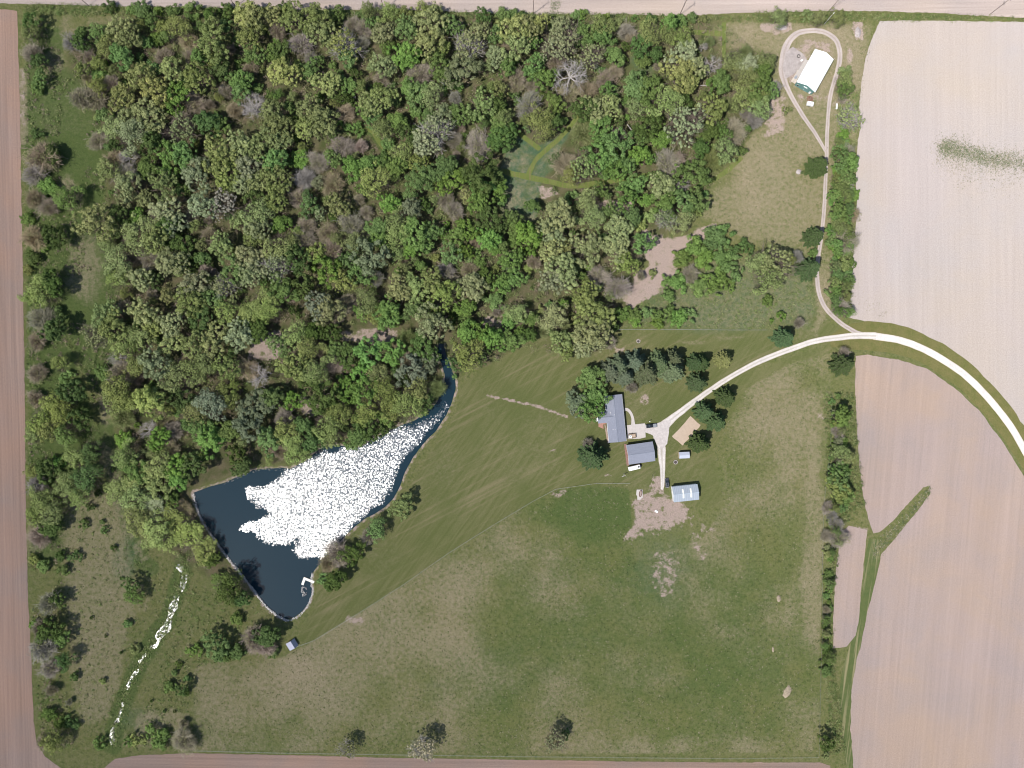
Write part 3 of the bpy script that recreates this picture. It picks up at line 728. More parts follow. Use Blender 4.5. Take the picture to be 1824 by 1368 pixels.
def limbs(Rad, h, fork, nl, depth, r0, spread=1.0, up=0.5, droop=0.0):
    """branch segments (p,q,rp,rq,level) forking from a trunk top"""
    segs = []
    def grow(p, d, L, r, lv):
        n = 3 if lv < 2 else 2
        for k in range(n):
            d2 = unit(d + R.normal(size=3)*0.22 + np.array([0,0,0.05-droop*lv*.1])); q = p + d2*L/n
            segs.append((p, q, r*(1-.22*k/n*1.6), r*(1-.22*(k+1)/n*1.6), lv)); 
            if lv < depth and (k > 0 or lv > 0):
                for _ in range(1 if k == 0 else 2):
                    dd = unit(d2 + R.normal(size=3)*0.75*np.array([1,1,.6])); grow(q, dd, L*(.62+.2*R.random()), r*.5, lv+1)
            p = q; d = d2
    a0 = R.random()*6.28
    for i in range(nl):
        a = a0+6.28*i/nl+R.normal()*.25; e = up*(0.5+R.random())
        d = unit(np.array([math.cos(a), math.sin(a), e])); grow(np.array([0,0,fork]), d, Rad*spread*(.75+.3*R.random()), r0, 0)
    return segs
def seg_mesh(segs, sides=3):
    p = np.array([s[0] for s in segs]); q = np.array([s[1] for s in segs]); rp = np.array([s[2] for s in segs]); rq = np.array([s[3] for s in segs])
    d = unit(q-p); a = unit(np.cross(d, np.tile([0.31,0.2,0.93], (len(p),1)))); b = np.cross(d, a); V = []
    for c, r in ((p,rp),(q,rq)):
        for i in range(sides):
            t = 2*math.pi*i/sides; V.append(c+(a*math.cos(t)+b*math.sin(t))*r[:,None])
    V = np.stack(V, 1).reshape(-1,3); F = []
    base = (np.arange(len(p))*2*sides)[:,None]
    for i in range(sides): F.append(base+np.array([i,(i+1)%sides,sides+(i+1)%sides,sides+i]))
    F = np.concatenate(F); return V, F, np.full(len(V), .5)
def trunk_mesh(name, h, r, mat, lean=0.0, crown=None):
    zz = np.linspace(-.3, h, 6); segs = []
    off = np.cumsum(R.normal(size=(6,2))*.06*r*3, axis=0); off[0] = off[1] = 0
    for i in range(5):
        segs.append((np.array([*off[i],zz[i]]), np.array([*off[i+1],zz[i+1]]), r*(1.25-.12*i if i else 1.5), r*(1.25-.12*(i+1)), 0))
    parts = [(seg_mesh(segs, 8), 0)]
    if crown is not None:
        ls = []
        for c in crown[R.permutation(len(crown))[:9]]:
            p = np.array([*off[3], zz[3]]); mid = p*.4+c*.6+np.array([0,0,-.1*abs(c[2]-p[2])])
            ls += [(p, mid, r*.5, r*.28, 0), (mid, c, r*.28, r*.1, 1)]
        parts.append((seg_mesh(ls, 5), 0))
    return leaf_mesh(name, parts, [mat])
def twig_cloud(Rad, z0, ht, n, w, L=(0.25,0.5), hub=None):
    """fine twigs radiating to a domed surface"""
    a = R.random(n)*6.28; r = np.sqrt(R.random(n)); ph = R.random(3)*6.28
    wob = 1+.12*np.sin(2*a+ph[0])+.1*np.sin(3*a+ph[1])+.05*np.sin(7*a+ph[2])
    rr = r*Rad*wob*(0.9+.2*R.random(n))
    q = np.stack([rr*np.cos(a), rr*np.sin(a), z0+ht*np.sqrt(np.clip(1-(r*.97)**2,0,1))*(.55+.45*R.random(n))], -1)
    hub = np.array([0,0,z0*.7]); d = unit(q-hub+R.normal(size=(n,3))*.16*Rad)
    p = q-d*(Rad*(L[0]+(L[1]-L[0])*R.random(n)))[:,None]
    return ribbons(p, q, w*(.6+.8*R.random(n)), np.clip(.5+R.normal(size=n)*.22, 0, 1))

PROTO = {}
def add_proto(kind, rad, hgt, trunk, crown): PROTO.setdefault(kind, []).append((rad, hgt, trunk, crown))
for i in range(6):      # broad oaks, billowing clumps
    rad = 7.0; h = 12.5+R.random()*2; n = 34+i*4
    n += 26
    lm, cen = puffs(rad, h*.40, h*.5, n, .07, .175, 120, .38, .85, .42, elong=(1.0,1.12,.9,1.0,1.2,.95)[i])
    tw = twig_cloud(rad*.92, h*.40, h*.46, 260, .10)
    add_proto('oak', rad, h, trunk_mesh('trunk', h*.5, .38, M['bark'], crown=cen), leaf_mesh('oak_crown', [(lm,0),(tw,1)], [M['leaf'], M['bark']]))
for i in range(3):      # oaks only half in leaf: small leaf clumps on visible limbs
    rad = 7.0; h = 12.5+R.random()*2
    lm, cen = puffs(rad, h*.42, h*.48, 80, .055, .10, 46, .38, .8, .35)
    lb = limbs(rad, h, h*.36, 7, 2, .20, .72, .6)
    tw = twig_cloud(rad*.95, h*.36, h*.5, 700, .10)
    add_proto('oakthin', rad, h, trunk_mesh('trunk', h*.45, .38, M['bark']), leaf_mesh('thin_oak_crown', [(lm,0),(tw,1),(seg_mesh(lb,4),1)], [M['leaf'], M['deadwood'] if i == 0 else M['bark']]))
for i in range(5):      # close-leaved broadleaf
    rad = 5.0; h = 9.5+R.random()*2; n = 34+i*4
    lm, cen = puffs(rad, h*.32, h*.58, n, .12, .215, 150, .34, .95, .30, elong=(1.0,1.1,.9,1.25,1.0)[i])
    add_proto('leafy', rad, h, trunk_mesh('trunk', h*.5, .22, M['bark'], crown=cen), leaf_mesh('leafy_crown', [(lm,0)], [M['leaf']]))
for i in range(4):      # loose, feathery young foliage
    rad = 5.0; h = 9.5+R.random()*2
    lm, cen = puffs(rad, h*.30, h*.58, 30, .14, .30, 95, .34, 1.0, .25, elong=(1.0,1.2,.9,1.1)[i])
    tw = twig_cloud(rad, h*.26, h*.62, 900, .055)
    add_proto('loose', rad, h, trunk_mesh('trunk', h*.5, .20, M['bark'], crown=cen), leaf_mesh('loose_crown', [(lm,0),(tw,1)], [M['leaf'], M['bark']]))
for i in range(5):      # leafless or just budding: a haze of twigs
    rad = 5.0; h = 8.5+R.random()*2
    tw = twig_cloud(rad, h*.25, h*.62, 2300, .07, (.3,.7)); tw2 = twig_cloud(rad*.8, h*.25, h*.45, 500, .07)
    lb = limbs(rad, h, h*.28, 8, 2, .14, .8, .75); lb = [(a,b,max(r1,.05),max(r2,.04),l) for a,b,r1,r2,l in lb]
    add_proto('bare', rad, h, trunk_mesh('trunk', h*.35, .2, M['bark']), leaf_mesh('bare_crown', [(tw,0),(tw2,0),(seg_mesh(lb,3),0)]+([(puffs(rad*.95, h*.3, h*.5, 26, .10, .24, 24, .26, 1.0, .3)[0],1)] if i < 4 else []), [M['twig'], M['bud']]))
for i in range(4):      # dead oaks, pale bare limbs
    rad = 7.0; h = 11.0
    lb = limbs(rad, h, h*.45, 7, 3, .22, .46, .42)
    lb = [(a,b,max(r1,.035),max(r2,.028),l) for a,b,r1,r2,l in lb]
    add_proto('dead', rad, h, trunk_mesh('trunk', h*.47, .42, M['deadwood']), leaf_mesh('dead_limbs', [(seg_mesh(lb,5),0)], [M['deadwood']]))
def spruce_proto(rad, h, green_tip):
    parts = []; nw = 24
    segs = []
    for w in range(nw):
        z = h*(.08+.90*w/nw); rr = rad*(1-(z/h)**1.25)*(.9+.2*R.random())+.25; nb = max(5, int(9-4*z/h)); a0 = R.random()*6.28
        for b_ in range(nb):
            a = a0+6.28*b_/nb+R.normal()*.12; L = rr*(.8+.35*R.random()); n = max(5, int(L*7))
            t = np.linspace(.12, 1, n); wid = .34*L*(1-t)**.6*.75+.12
            px = np.cos(a)*L*t; py = np.sin(a)*L*t; pz = z-.28*L*t+.16*L*t**3
            for sgn in (-1, 1):
                k = 2
                for j in range(k):
                    off = wid*(j+.55)/k*sgn
                    c = np.stack([px-np.sin(a)*off, py+np.cos(a)*off, pz-.12*np.abs(off)], -1)+R.normal(size=(n,3))*.05
                    nrm = unit(np.array([0,0,1.])+R.normal(size=(n,3))*.42)
                    parts.append((quads(c, nrm, .42, .26, np.clip(.12+.62*t+R.normal(size=n)*.24,0,1)), 0))  # tone darkens toward the trunk, painting shade into the gaps; tips lighter green
            segs.append((np.array([0,0,z]), np.array([np.cos(a)*L, np.sin(a)*L, z-.14*L]), .05, .02, 1))
    segs.append((np.array([0,0,0.]), np.array([0,0,h*.98]), .20, .03, 0))
    return leaf_mesh('spruce_crown', parts, [M['leaf']]), leaf_mesh('trunk', [(seg_mesh(segs,5),0)], [M['bark']])
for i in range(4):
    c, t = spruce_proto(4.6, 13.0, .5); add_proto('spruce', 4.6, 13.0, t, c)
for i in range(5):      # shrubs
    rad = 3.0; lm, cen = puffs(rad, .5, 2.6, 13+2*i, .2, .34, 150, .30, .9, .3, elong=(1,1.2,.85,1.1,1)[i])
    PROTO.setdefault('shrub', []).append((rad, 3.4, None, leaf_mesh('shrub_foliage', [(lm,0)], [M['leaf']])))

# ---------------------------------------------------------------- plants: where they stand (read off the photograph)
# kind: O oak, H oak half in leaf, B close-leaved, L loose, T bare twigs, D dead, S shrub, C spruce ; colour letters below
COLS = {'y': ((0.268,0.295,0.122), 'pale yellow-green'), 'g': ((0.251,0.280,0.150), 'grey-green'), 'o': ((0.208,0.248,0.095), 'olive green'),
    'm': ((0.141,0.212,0.071), 'mid-green'), 'v': ((0.147,0.241,0.063), 'bright green'), 'd': ((0.094,0.143,0.047), 'dark green'),
    'l': ((0.222,0.275,0.098), 'light green'), 'b': ((0.332,0.282,0.209), 'brown'), 'p': ((0.332,0.303,0.251), 'greyish mauve'), 'w': ((0.535,0.514,0.492), 'bleached'),
    's': ((0.171,0.203,0.126), 'blue-green')}
TREES = []
def T(ox, oy, sc, data):
    for e in data.split():
        x, y, r, k = e.split(','); TREES.append((ox+float(x)/sc, oy+float(y)/sc, float(r)/sc, k[0], k[1]))
T(0,0,3.965,"220,145,60,Bd 210,240,60,Lo 220,370,90,Tb 280,430,60,Bd 280,560,60,Bm 270,620,50,Sm 500,290,80,Tp 570,290,60,Bd 850,190,90,Oy 920,260,100,Oo 1100,275,60,Sv 760,330,80,Lo 620,400,60,Tb 700,230,70,Lm 850,400,100,Bm 760,40,50,Sd 930,65,50,Sm 1000,60,60,Sm 1120,75,35,Sv 1220,80,60,Sm 1370,70,70,Sm 1480,100,50,Bd 1580,70,60,Sd 1250,200,90,Lo 1330,290,80,Tb 1500,310,130,Oo 1750,110,110,Oy 1770,260,100,Oo 1650,260,60,Sm 1150,400,80,Tb 1000,540,110,Oy 1220,490,100,Oy 1110,640,110,Oy 1260,690,100,Bv 1400,560,110,Oo 1560,490,90,Bd 1690,560,90,Bm 1760,480,60,Tb 700,530,70,Sm 780,580,70,Tb 690,600,60,Lo 640,690,110,Tb 560,690,90,Tb 860,700,110,Oy 900,830,90,Oy 1050,820,130,Og 1370,720,90,Tb 1270,840,80,Tb 1290,920,110,Hg 1160,940,60,Tb 1590,640,60,Tb 1650,770,70,Tb 1480,730,40,Tb 1470,880,100,Bd 1560,890,80,Bm 1780,760,110,Dw 1700,640,80,Bm 930,950,110,Lg 800,900,90,Lo 680,990,80,Tp 1060,1010,90,Bd 1190,1070,90,Bv 1310,1080,100,Bm 900,1110,80,Dw 800,1120,80,Tb 1050,1180,90,Bm 870,1220,90,Tp 760,1200,80,Lo 1200,1230,80,Bv 1540,1090,130,Oy 1690,1030,120,Og 1400,1240,120,Og 1600,1220,130,Oo 1760,1180,120,Og 1720,1290,90,Og 280,1100,130,Tb 230,1220,100,Tp 360,1090,70,Bd 330,1310,80,Sv 270,950,40,Sd 900,1310,100,Og 1150,1300,110,Oo 1400,420,70,Bm 1520,430,70,Ol 1500,180,60,Lo 1600,170,50,Sm 1340,400,60,Tb 990,440,60,Sm 600,640,30,Sd")
T(440,0,3.965,"60,130,100,Oy 180,110,80,Oy 210,210,70,Tb 120,200,60,Sl 260,60,50,Sd 330,130,110,Oo 480,130,110,Oo 510,220,110,Oo 370,300,90,Tp 640,90,50,Bm 560,100,50,So 740,160,60,Tp 820,190,70,Tp 830,110,60,Sm 870,80,60,Lo 1000,90,70,Lo 1110,100,60,Lo 1240,70,60,Lo 1330,80,60,Lo 1120,200,100,Om 960,230,90,Og 690,310,120,Hy 810,300,60,Tp 700,400,80,Bm 600,300,70,Lo 450,400,60,Tp 250,380,80,Bd 50,370,80,Bm 20,490,50,Tb 260,510,120,Oy 440,500,80,Bm 560,590,110,Oy 720,610,80,Bm 960,470,100,Og 950,550,70,Tp 1300,150,110,Oy 1280,320,110,Oy 1360,340,80,Ol 1110,380,110,Bv 1350,470,90,Bm 1500,200,60,Dw 1450,170,70,Bm 1570,330,120,Hg 1640,220,80,Og 1700,190,50,Tb 1750,240,60,Bm 1520,500,120,Bs 1760,410,90,Og 1220,520,110,Tb 1150,620,80,Bm 1210,680,90,Bm 1310,680,90,Lo 1450,600,70,Sv 1470,690,60,Tp 1660,740,110,Ol 1520,800,80,Bm 1370,800,80,Og 1340,930,130,Hg 1250,1020,110,Og 1500,900,50,Tb 1470,990,70,Tb 1640,1020,120,Tp 1780,970,80,Bm 1780,880,70,Bm 960,700,110,Oo 880,740,90,Oy 690,790,80,Tb 430,760,100,Oo 520,870,130,Oo 430,900,100,Oo 190,800,110,Oo 220,900,120,Oo 200,990,120,Oo 60,740,100,Dw 830,790,60,Bm 900,840,60,Bm 970,900,80,Lo 750,900,60,Sv 670,1030,100,Tb 800,1030,60,Tb 500,1140,90,Tb 600,1120,60,Bm 370,1120,80,Sv 400,1260,90,Tp 600,1300,100,Tb 60,1050,110,Oo 180,1130,100,Bm 200,1260,120,Oo 60,1300,100,Oo 740,1190,90,Bv 860,1160,80,Bm 960,1130,60,Bd 890,1270,110,Lo 1000,1010,60,Sm 1100,1080,80,Lo 1050,1160,80,Bm 1210,1150,80,Ol 1230,1260,130,Bm 1380,1180,110,Bd 1450,1280,100,Bv 1660,1220,130,Bd 1640,1320,90,Bv 1120,950,80,Bd 1060,860,80,Bm")
T(880,0,3.965,"150,210,120,Oy 230,190,100,Oy 150,320,110,Oy 320,160,80,Oy 470,200,90,Og 490,280,140,Hg 430,350,110,Hg 280,300,60,Bm 640,240,80,Bm 620,300,60,Bm 760,190,90,Lo 760,260,90,Bm 690,390,100,Hg 700,430,60,Dw 850,400,80,Bm 940,220,80,Tp 970,280,60,Tb 1050,330,80,Bd 1110,230,90,Lo 1230,170,70,Bv 1240,240,70,Lo 540,530,155,Dw 440,440,80,Tb 160,540,80,Tb 160,610,60,Tb 280,460,80,Bm 350,560,90,Bm 320,440,60,Tb 270,590,60,Tb 90,480,70,Bm 660,620,80,Tb 530,660,90,Tb 790,550,80,Tb 860,500,60,Tb 1150,380,60,Bd 1170,460,50,Tb 1050,430,60,Bm 1330,390,120,Og 1300,520,130,Oy 1360,590,90,Oy 1430,470,80,Og 1540,450,85,Dw 1480,330,40,Dw 1590,590,90,Bm 1540,600,50,Sv 1330,280,80,Lo 1010,610,110,Bm 1100,650,100,Bm 1010,760,80,Lo 1220,720,110,Lo 720,770,110,Oy 830,750,90,Oy 640,760,90,Bd 1550,770,110,Ol 1340,700,60,Bd 1350,880,155,Hg 1250,960,50,Dw 1700,920,110,Tp 1500,920,90,Bd 1600,930,70,Bd 1180,980,80,Bv 1080,890,100,Bd 880,940,60,Tb 760,920,90,Bm 640,930,110,To 330,850,110,Lo 250,740,110,Tp 440,740,80,Bm 420,870,80,Bd 150,690,50,Sd 40,740,70,Bd 60,960,100,Bd 60,850,70,Lo 870,1020,110,Bm 730,1120,100,Bm 860,1180,90,Bv 940,1170,80,Bm 1040,1100,80,Bv 640,1180,110,Ho 500,1150,110,Tb 430,1120,50,Bd 560,1230,80,Lo 1230,1140,110,Tp 1300,1120,70,Tb 1410,1150,60,Tb 1540,1130,100,To 1470,1040,80,Bd 1640,1060,80,Lo 1400,1240,110,Bm 1180,1310,110,Og 1330,1300,60,Dw 980,1320,90,Bm 20,1230,60,Bd 40,1330,70,Bv 1150,1250,60,Bm 1700,420,80,Lo 1780,360,60,To 1780,560,90,Lo 1720,560,80,To 1760,700,90,Lo 1690,740,70,To 1790,800,60,Tp 1800,450,70,Lg 1720,490,60,Lo 1760,640,60,Lg 580,110,40,Sm 620,100,35,Sv 800,115,28,Sv 1000,130,30,Sm 1090,140,45,Sd 880,160,40,So 1320,150,50,Sm 1400,120,40,Sm 1480,130,35,So 60,110,60,Sm 130,100,45,Sm 200,110,40,Sd")
T(1340,0,3.77,"180,110,60,Lo 365,110,45,So 450,120,50,Lo 570,110,55,Lo 30,430,80,To 80,500,70,Bm 100,400,60,Lo 30,600,90,Bm 160,580,50,Tp 50,720,80,Lo 20,800,70,Tp 240,740,30,So 130,610,50,Bm 620,550,60,Lo 620,600,60,Lm 620,480,50,So 660,780,95,Hg 610,660,40,Tp 610,900,50,Sv 600,980,60,Sm 650,1000,50,Tp 600,1060,60,Bm 660,1090,60,Bm 580,1150,60,Sv 640,1180,60,Bm 570,1230,50,Sm 640,1240,60,Tp 600,1290,60,Lo 660,1310,60,Sv 460,1100,85,Cd 80,460,50,Lm 60,650,60,Lo")
T(1340,340,3.77,"560,30,50,Bm 660,20,50,Sv 560,90,50,Sv 590,150,60,Bm 680,160,60,Tb 590,230,50,Lo 640,330,100,Tp 540,260,50,Sv 540,340,50,Sm 560,400,50,Sv 440,295,75,Cd 410,510,85,Cd 410,420,35,Sm 160,500,130,Hy 60,480,80,Lo 230,460,60,Lo 100,590,90,Lo 310,440,50,Tp 570,580,50,Sd 560,640,60,Sm 600,780,75,Tp 570,720,50,Sm 610,500,60,So 640,560,45,Sm 105,740,42,Sm 195,845,35,Sv 320,885,45,Tb 235,980,80,Cd 640,1160,85,Cd 620,1090,50,Tp 130,870,20,Sv")
T(0,340,3.965,"230,50,80,Tb 330,110,80,Tb 480,50,90,Lm 220,330,100,Tb 370,330,80,Bd 310,390,40,Sv 300,700,100,Lo 370,650,100,Bd 220,740,70,Ll 280,900,110,Tp 370,980,90,Bd 250,1060,80,Tb 250,1290,80,Tb 420,1220,60,Lo 480,1330,60,Sm 670,230,140,Oy 780,290,90,Oo 960,180,70,Bv 840,180,80,Bd 900,30,80,Og 1180,140,120,Og 1230,240,90,Og 1430,100,110,Og 1580,100,110,Hp 1350,190,70,Tp 1120,200,90,Tb 1020,50,70,Og 980,310,130,Lo 1100,340,110,Oo 1190,250,90,Bd 1290,390,100,Bd 1480,320,80,Tb 1560,380,100,Oo 1430,480,60,Bm 1450,570,70,Tb 1210,500,120,Og 1250,520,90,Oo 1040,490,80,Tp 930,480,80,Tb 830,520,110,Lo 830,620,80,Lo 1000,620,100,Og 1080,620,70,Bd 1370,660,110,Og 1580,670,90,Hg 1640,560,100,Bm 1750,470,110,Og 1790,330,80,Oo 1770,600,90,Og 1180,740,60,Oy 1340,780,130,Oo 1020,870,110,Oy 1090,950,90,Oy 740,870,100,Oo 800,960,120,Oo 870,820,60,Tb 680,1020,110,Hg 720,1050,60,Dw 1220,930,110,Og 1210,1080,90,Oy 1370,1080,110,Ol 1510,1050,110,Oy 1430,920,100,Bd 1600,860,90,Ll 1760,870,90,Bl 1690,1010,120,Og 1600,1250,100,Ol 1310,1200,70,Tb 1460,1220,80,Lo 1750,1260,90,Tb 1090,1230,120,Og 960,1240,80,Lo 850,1290,110,Tb 830,1180,70,Dw 1000,1040,80,Lo 880,1080,100,Lo 1200,1300,110,Lo 1350,1280,100,Lo 720,1280,60,Sm 750,390,60,Lo 1500,760,80,Bm 400,860,60,Sm 190,200,50,Sm 240,480,60,Sd 200,560,40,So")
T(440,340,3.965,"60,60,80,Bd 200,50,100,Ol 370,50,90,Tb 440,100,80,Bm 640,110,90,Oy 730,230,100,Tp 840,150,60,Tb 1000,80,80,Bv 1150,130,90,Bs 1400,60,80,Tb 1460,130,80,Tb 1560,40,70,Oy 1650,80,90,Bv 1730,200,100,Bd 1700,330,90,Bv 60,150,110,Lo 70,270,100,Og 240,240,80,Bv 420,240,80,Tb 400,340,90,Tb 340,350,60,Ll 560,290,80,Tb 490,430,70,Bl 590,420,90,Tb 230,400,110,Lo 220,540,110,Hg 60,560,100,Og 340,480,100,Bd 920,250,90,Bm 950,350,80,Bv 1060,220,90,Lo 1070,330,90,Lo 1200,310,110,Bm 1300,290,80,Bm 1480,320,80,Bm 1560,270,80,Bv 760,380,80,Lo 860,450,130,Bs 730,500,80,Bm 1060,430,60,Ll 1160,420,70,Bv 1440,440,80,Bm 1400,560,80,Tp 1460,640,60,Tp 1570,560,70,Tb 560,560,100,Bv 680,640,90,Oo 800,590,90,Bm 900,620,70,Tp 1070,680,110,Oy 1200,700,100,Bl 1320,650,100,Ol 1400,740,110,Ol 1580,680,120,Og 1540,820,80,Bv 1190,830,90,Bm 1010,830,90,Bm 980,890,90,Bm 830,780,90,Lo 690,800,80,Tp 500,800,110,Os 580,850,110,Og 370,680,100,Bd 240,690,110,Bm 130,770,90,Lo 160,830,90,Ll 60,840,80,Ll 1300,850,90,Ol 1310,930,130,Og 910,890,70,Ll 60,990,100,Bd 220,1100,80,Bm 350,1010,90,Ll 460,1000,80,Bd 590,1010,70,Bd 620,1110,70,Bm 450,1120,90,Lo 860,1130,100,Bv 1010,1130,100,Bv 1130,1040,80,To 1260,1110,100,Bd 1120,1190,80,Tb 620,1220,80,Tb 720,1180,80,Bd 330,1240,120,Oo 500,1280,110,Lo 820,1290,80,Bv 920,1300,80,Lo 1150,1270,110,Bs 1270,1210,80,Bs 1560,1000,90,Bv 1560,1150,110,Ll 1740,1050,90,Bv 1640,980,70,Bv 1750,780,80,Sm 1790,680,60,Bv 1690,620,70,Bd 100,1310,100,Dw 1330,470,34,Sy")
T(880,340,3.965,"440,200,145,Og 400,290,110,Og 240,330,110,Bv 160,270,80,Bm 400,410,100,Oy 500,380,60,Oy 150,200,70,Bm 270,110,60,Bm 560,60,60,Sm 670,70,80,Lo 690,180,90,Lo 820,140,70,Bm 930,50,80,Bm 970,190,80,Bm 1070,60,60,Bv 1200,70,110,Bm 1330,80,90,Bm 1440,70,80,Bm 1100,180,60,So 1220,190,90,Hg 1320,220,80,Lo 880,290,120,Og 650,400,130,Og 870,420,120,Og 940,510,90,Ol 1060,370,80,Bm 480,560,140,Og 430,640,110,Og 120,480,80,Bv 150,620,80,Bm 60,620,60,Bv 280,500,60,Tb 740,600,90,Tp 880,680,100,Tp 640,730,110,Ol 690,880,150,Ol 690,1000,140,Og 650,1080,110,Og 740,1050,90,Og 480,1060,100,Ol 510,1130,70,Ol 430,890,100,Lg 170,870,80,Ll 100,930,60,Bv 260,900,60,Bm 90,1060,100,Bm 830,960,50,Bd 900,870,70,Sm 990,880,60,Sm 1080,860,50,Sm 1200,870,80,Sm 1300,900,70,Sv 1380,890,60,Sm 1150,930,50,Sv 1000,920,50,Sv 1420,390,90,Sm 1560,340,90,Sm 1640,310,80,Sm 1740,400,70,Sd 1480,470,90,Sv 1620,470,90,Sm 1330,480,70,Sm 1390,590,75,Tb 1540,580,90,Sv 1680,560,80,Sm 1300,640,80,Sv 1450,680,80,Sm 1590,660,80,Sv 1220,640,50,Sm 1040,600,38,Tp 1120,580,38,So 1230,740,50,Sm 1640,1190,70,Cl 1480,1210,70,Cd")
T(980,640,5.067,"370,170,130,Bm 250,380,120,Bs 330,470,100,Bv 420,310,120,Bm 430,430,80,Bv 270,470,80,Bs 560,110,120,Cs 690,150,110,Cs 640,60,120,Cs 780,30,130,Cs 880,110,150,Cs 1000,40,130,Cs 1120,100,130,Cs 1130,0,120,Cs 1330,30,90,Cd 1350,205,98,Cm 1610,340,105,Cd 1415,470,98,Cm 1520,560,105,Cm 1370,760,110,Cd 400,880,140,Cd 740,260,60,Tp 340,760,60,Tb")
T(0,680,3.965,"240,120,70,Tb 500,80,90,Bd 370,150,80,Ll 450,230,90,Ll 560,260,80,Bd 280,270,80,Ll 340,340,80,Lo 470,380,80,Lm 230,380,60,Ll 640,500,80,Ld 540,540,80,Ll 420,560,50,Bv 340,630,90,Bd 230,630,60,Ll 600,680,100,Ld 460,740,90,Ll 560,790,80,Ll 250,720,80,Tp 300,830,90,Ll 350,920,90,Lo 230,950,60,Ll 350,1030,80,Bd 260,1100,90,Tb 430,1230,40,Sd 520,1230,45,Sd 580,1010,40,Sm 310,1300,50,Sm 450,1330,50,Sm 240,1250,40,So 690,790,25,Sd 750,770,14,Sd 830,50,110,Lo 790,140,90,Ll 920,120,90,Lo 1060,150,120,Bl 1280,120,90,Bd 1470,170,110,Ls 1360,230,100,Lo 860,260,90,To 1050,340,80,Dw 1220,340,80,Tb 1130,410,80,Bv 870,410,70,Sv 1420,340,110,Bm 1600,340,100,Bm 1480,420,110,Bv 1760,300,110,Bs 900,520,90,Lo 1100,480,110,To 1200,480,80,Tb 960,620,100,Bm 1130,600,100,Ll 1250,610,90,Bv 1360,590,90,Bd 1000,720,110,Ll 1140,740,110,Bl 1250,700,80,Bv 850,780,110,Ll 960,820,100,Ll 1080,890,110,Lg 980,960,110,Ll 1200,850,70,Bd 1230,970,90,Lo 1100,1040,110,Ll 1200,1110,90,Ll 1330,1090,110,Ll 1290,900,80,Tb 1440,1200,90,Ll 1480,1250,70,Bd 1660,520,70,Bd 1700,600,80,Bd 800,620,20,Sd 640,890,30,Sd 740,1050,30,Sm 800,1170,25,Sd 720,990,20,Sm")
T(440,680,3.965,"60,180,110,Bs 190,120,90,Bm 330,140,70,Bv 510,90,130,Bd 400,320,80,Bm 260,260,80,Tb 150,420,100,Bm 270,350,90,Lo 320,420,90,Ll 470,440,80,Bd 560,310,100,Ll 240,500,70,Tb 350,510,80,Ll 590,390,70,Ll 640,230,90,Lo 760,400,90,Bm 860,330,80,Bd 700,60,80,Bv 830,80,100,Bv 960,80,100,Ll 850,210,90,Ll 1000,180,90,Lo 1130,180,110,Ll 1200,60,90,Lo 1260,140,60,Bd 1330,50,80,To 970,240,70,Bv 1090,890,90,Bl 910,1050,75,Lm 860,1090,70,Tp 640,1220,110,Tb 740,1220,90,Bd 560,1290,70,Tb")
T(0,1020,3.93,"330,220,90,Tp 400,190,60,Bd 270,400,70,Tb 340,400,90,Bd 430,470,60,Bm 290,540,110,Tp 450,620,60,Ld 340,680,80,Tp 520,730,40,Sd 720,760,28,So 350,830,50,Tp 480,910,28,Tp 350,990,55,Sd 420,1050,55,Sd 500,1060,50,Sd 370,1180,80,Lo 290,1200,50,Tb 240,360,40,Sv 910,80,55,Bm 935,160,60,Lm 890,360,32,Sm 940,530,40,So 1090,1120,70,Sm 1140,1180,60,Sm 970,1180,50,So 890,1190,40,Sm 700,1190,50,Sm 1280,1190,100,Tp 1280,1060,35,Tp 1270,820,45,Bm 1190,800,50,Sm 1250,640,25,Sm 1350,540,50,Sv 1500,520,90,Bm 1560,570,60,Sd 1650,560,60,Sm 1620,120,110,Ld 1680,170,80,Bd 1560,60,70,Bm 1660,320,50,Sm 1780,480,110,Tb 1860,440,100,Bd 1840,520,90,Tb 1310,740,30,Sm 1300,840,28,Sd 1220,700,25,Sm 850,40,14,Sd 640,320,14,Sd 740,440,12,Sd 850,560,12,Sd 1150,970,12,Sd 1220,970,12,Sd 1060,900,12,Sd")
T(440,1020,3.93,"180,560,45,Sm 620,60,85,Bd 540,70,50,Sm 700,1240,75,Hg 1230,1240,100,Hp")
T(880,1020,3.93,"430,1180,85,Hg 500,1130,35,Bd")
T(1340,680,3.77,"590,240,75,Bm 600,190,45,Bd 580,340,50,Tp 600,410,50,Sv 540,440,35,Sd 590,480,60,Lo 640,500,50,Lo 590,600,60,Bm 590,660,75,Bm 570,720,80,Bl 620,760,60,Bm 510,850,50,Tp 540,900,45,Tp 600,830,40,Bm 570,960,60,Tp 590,1060,75,Tp 500,1040,50,Tp 510,1290,32,Sm 510,1160,40,So")
T(1340,1005,3.77,"500,100,30,Sm 500,310,34,Tp 500,360,28,Tp 500,470,32,Sm 500,640,45,Sd 500,720,42,Sm 500,580,38,Sd 500,1200,55,Bd 490,1290,26,So")

hr = random.Random(9)
for y0 in range(255, 565, 13):
    for xx in (1493-(y0 > 480)*2, 1510):
        kk = hr.choice('Lo Lm Sm Lo Lm So Bm'.split()); TREES.append((xx+hr.uniform(-4,4), y0+hr.uniform(-5,5), hr.uniform(7,11), kk[0], kk[1]))
for y0 in list(range(705, 990, 20))+list(range(1040, 1180, 22)):
    kk = hr.choice('Lo Lm Sm Lg'.split()); TREES.append(((1485 if y0 < 900 else 1478 if y0 < 1000 else 1472)+hr.uniform(-5,5), y0+10, hr.uniform(5,8), 'S', kk[1])); TREES.append(((1498 if y0 < 900 else 1488 if y0 < 1000 else 1474)+hr.uniform(-7,7), y0, hr.uniform(6,9), kk[0], kk[1]))

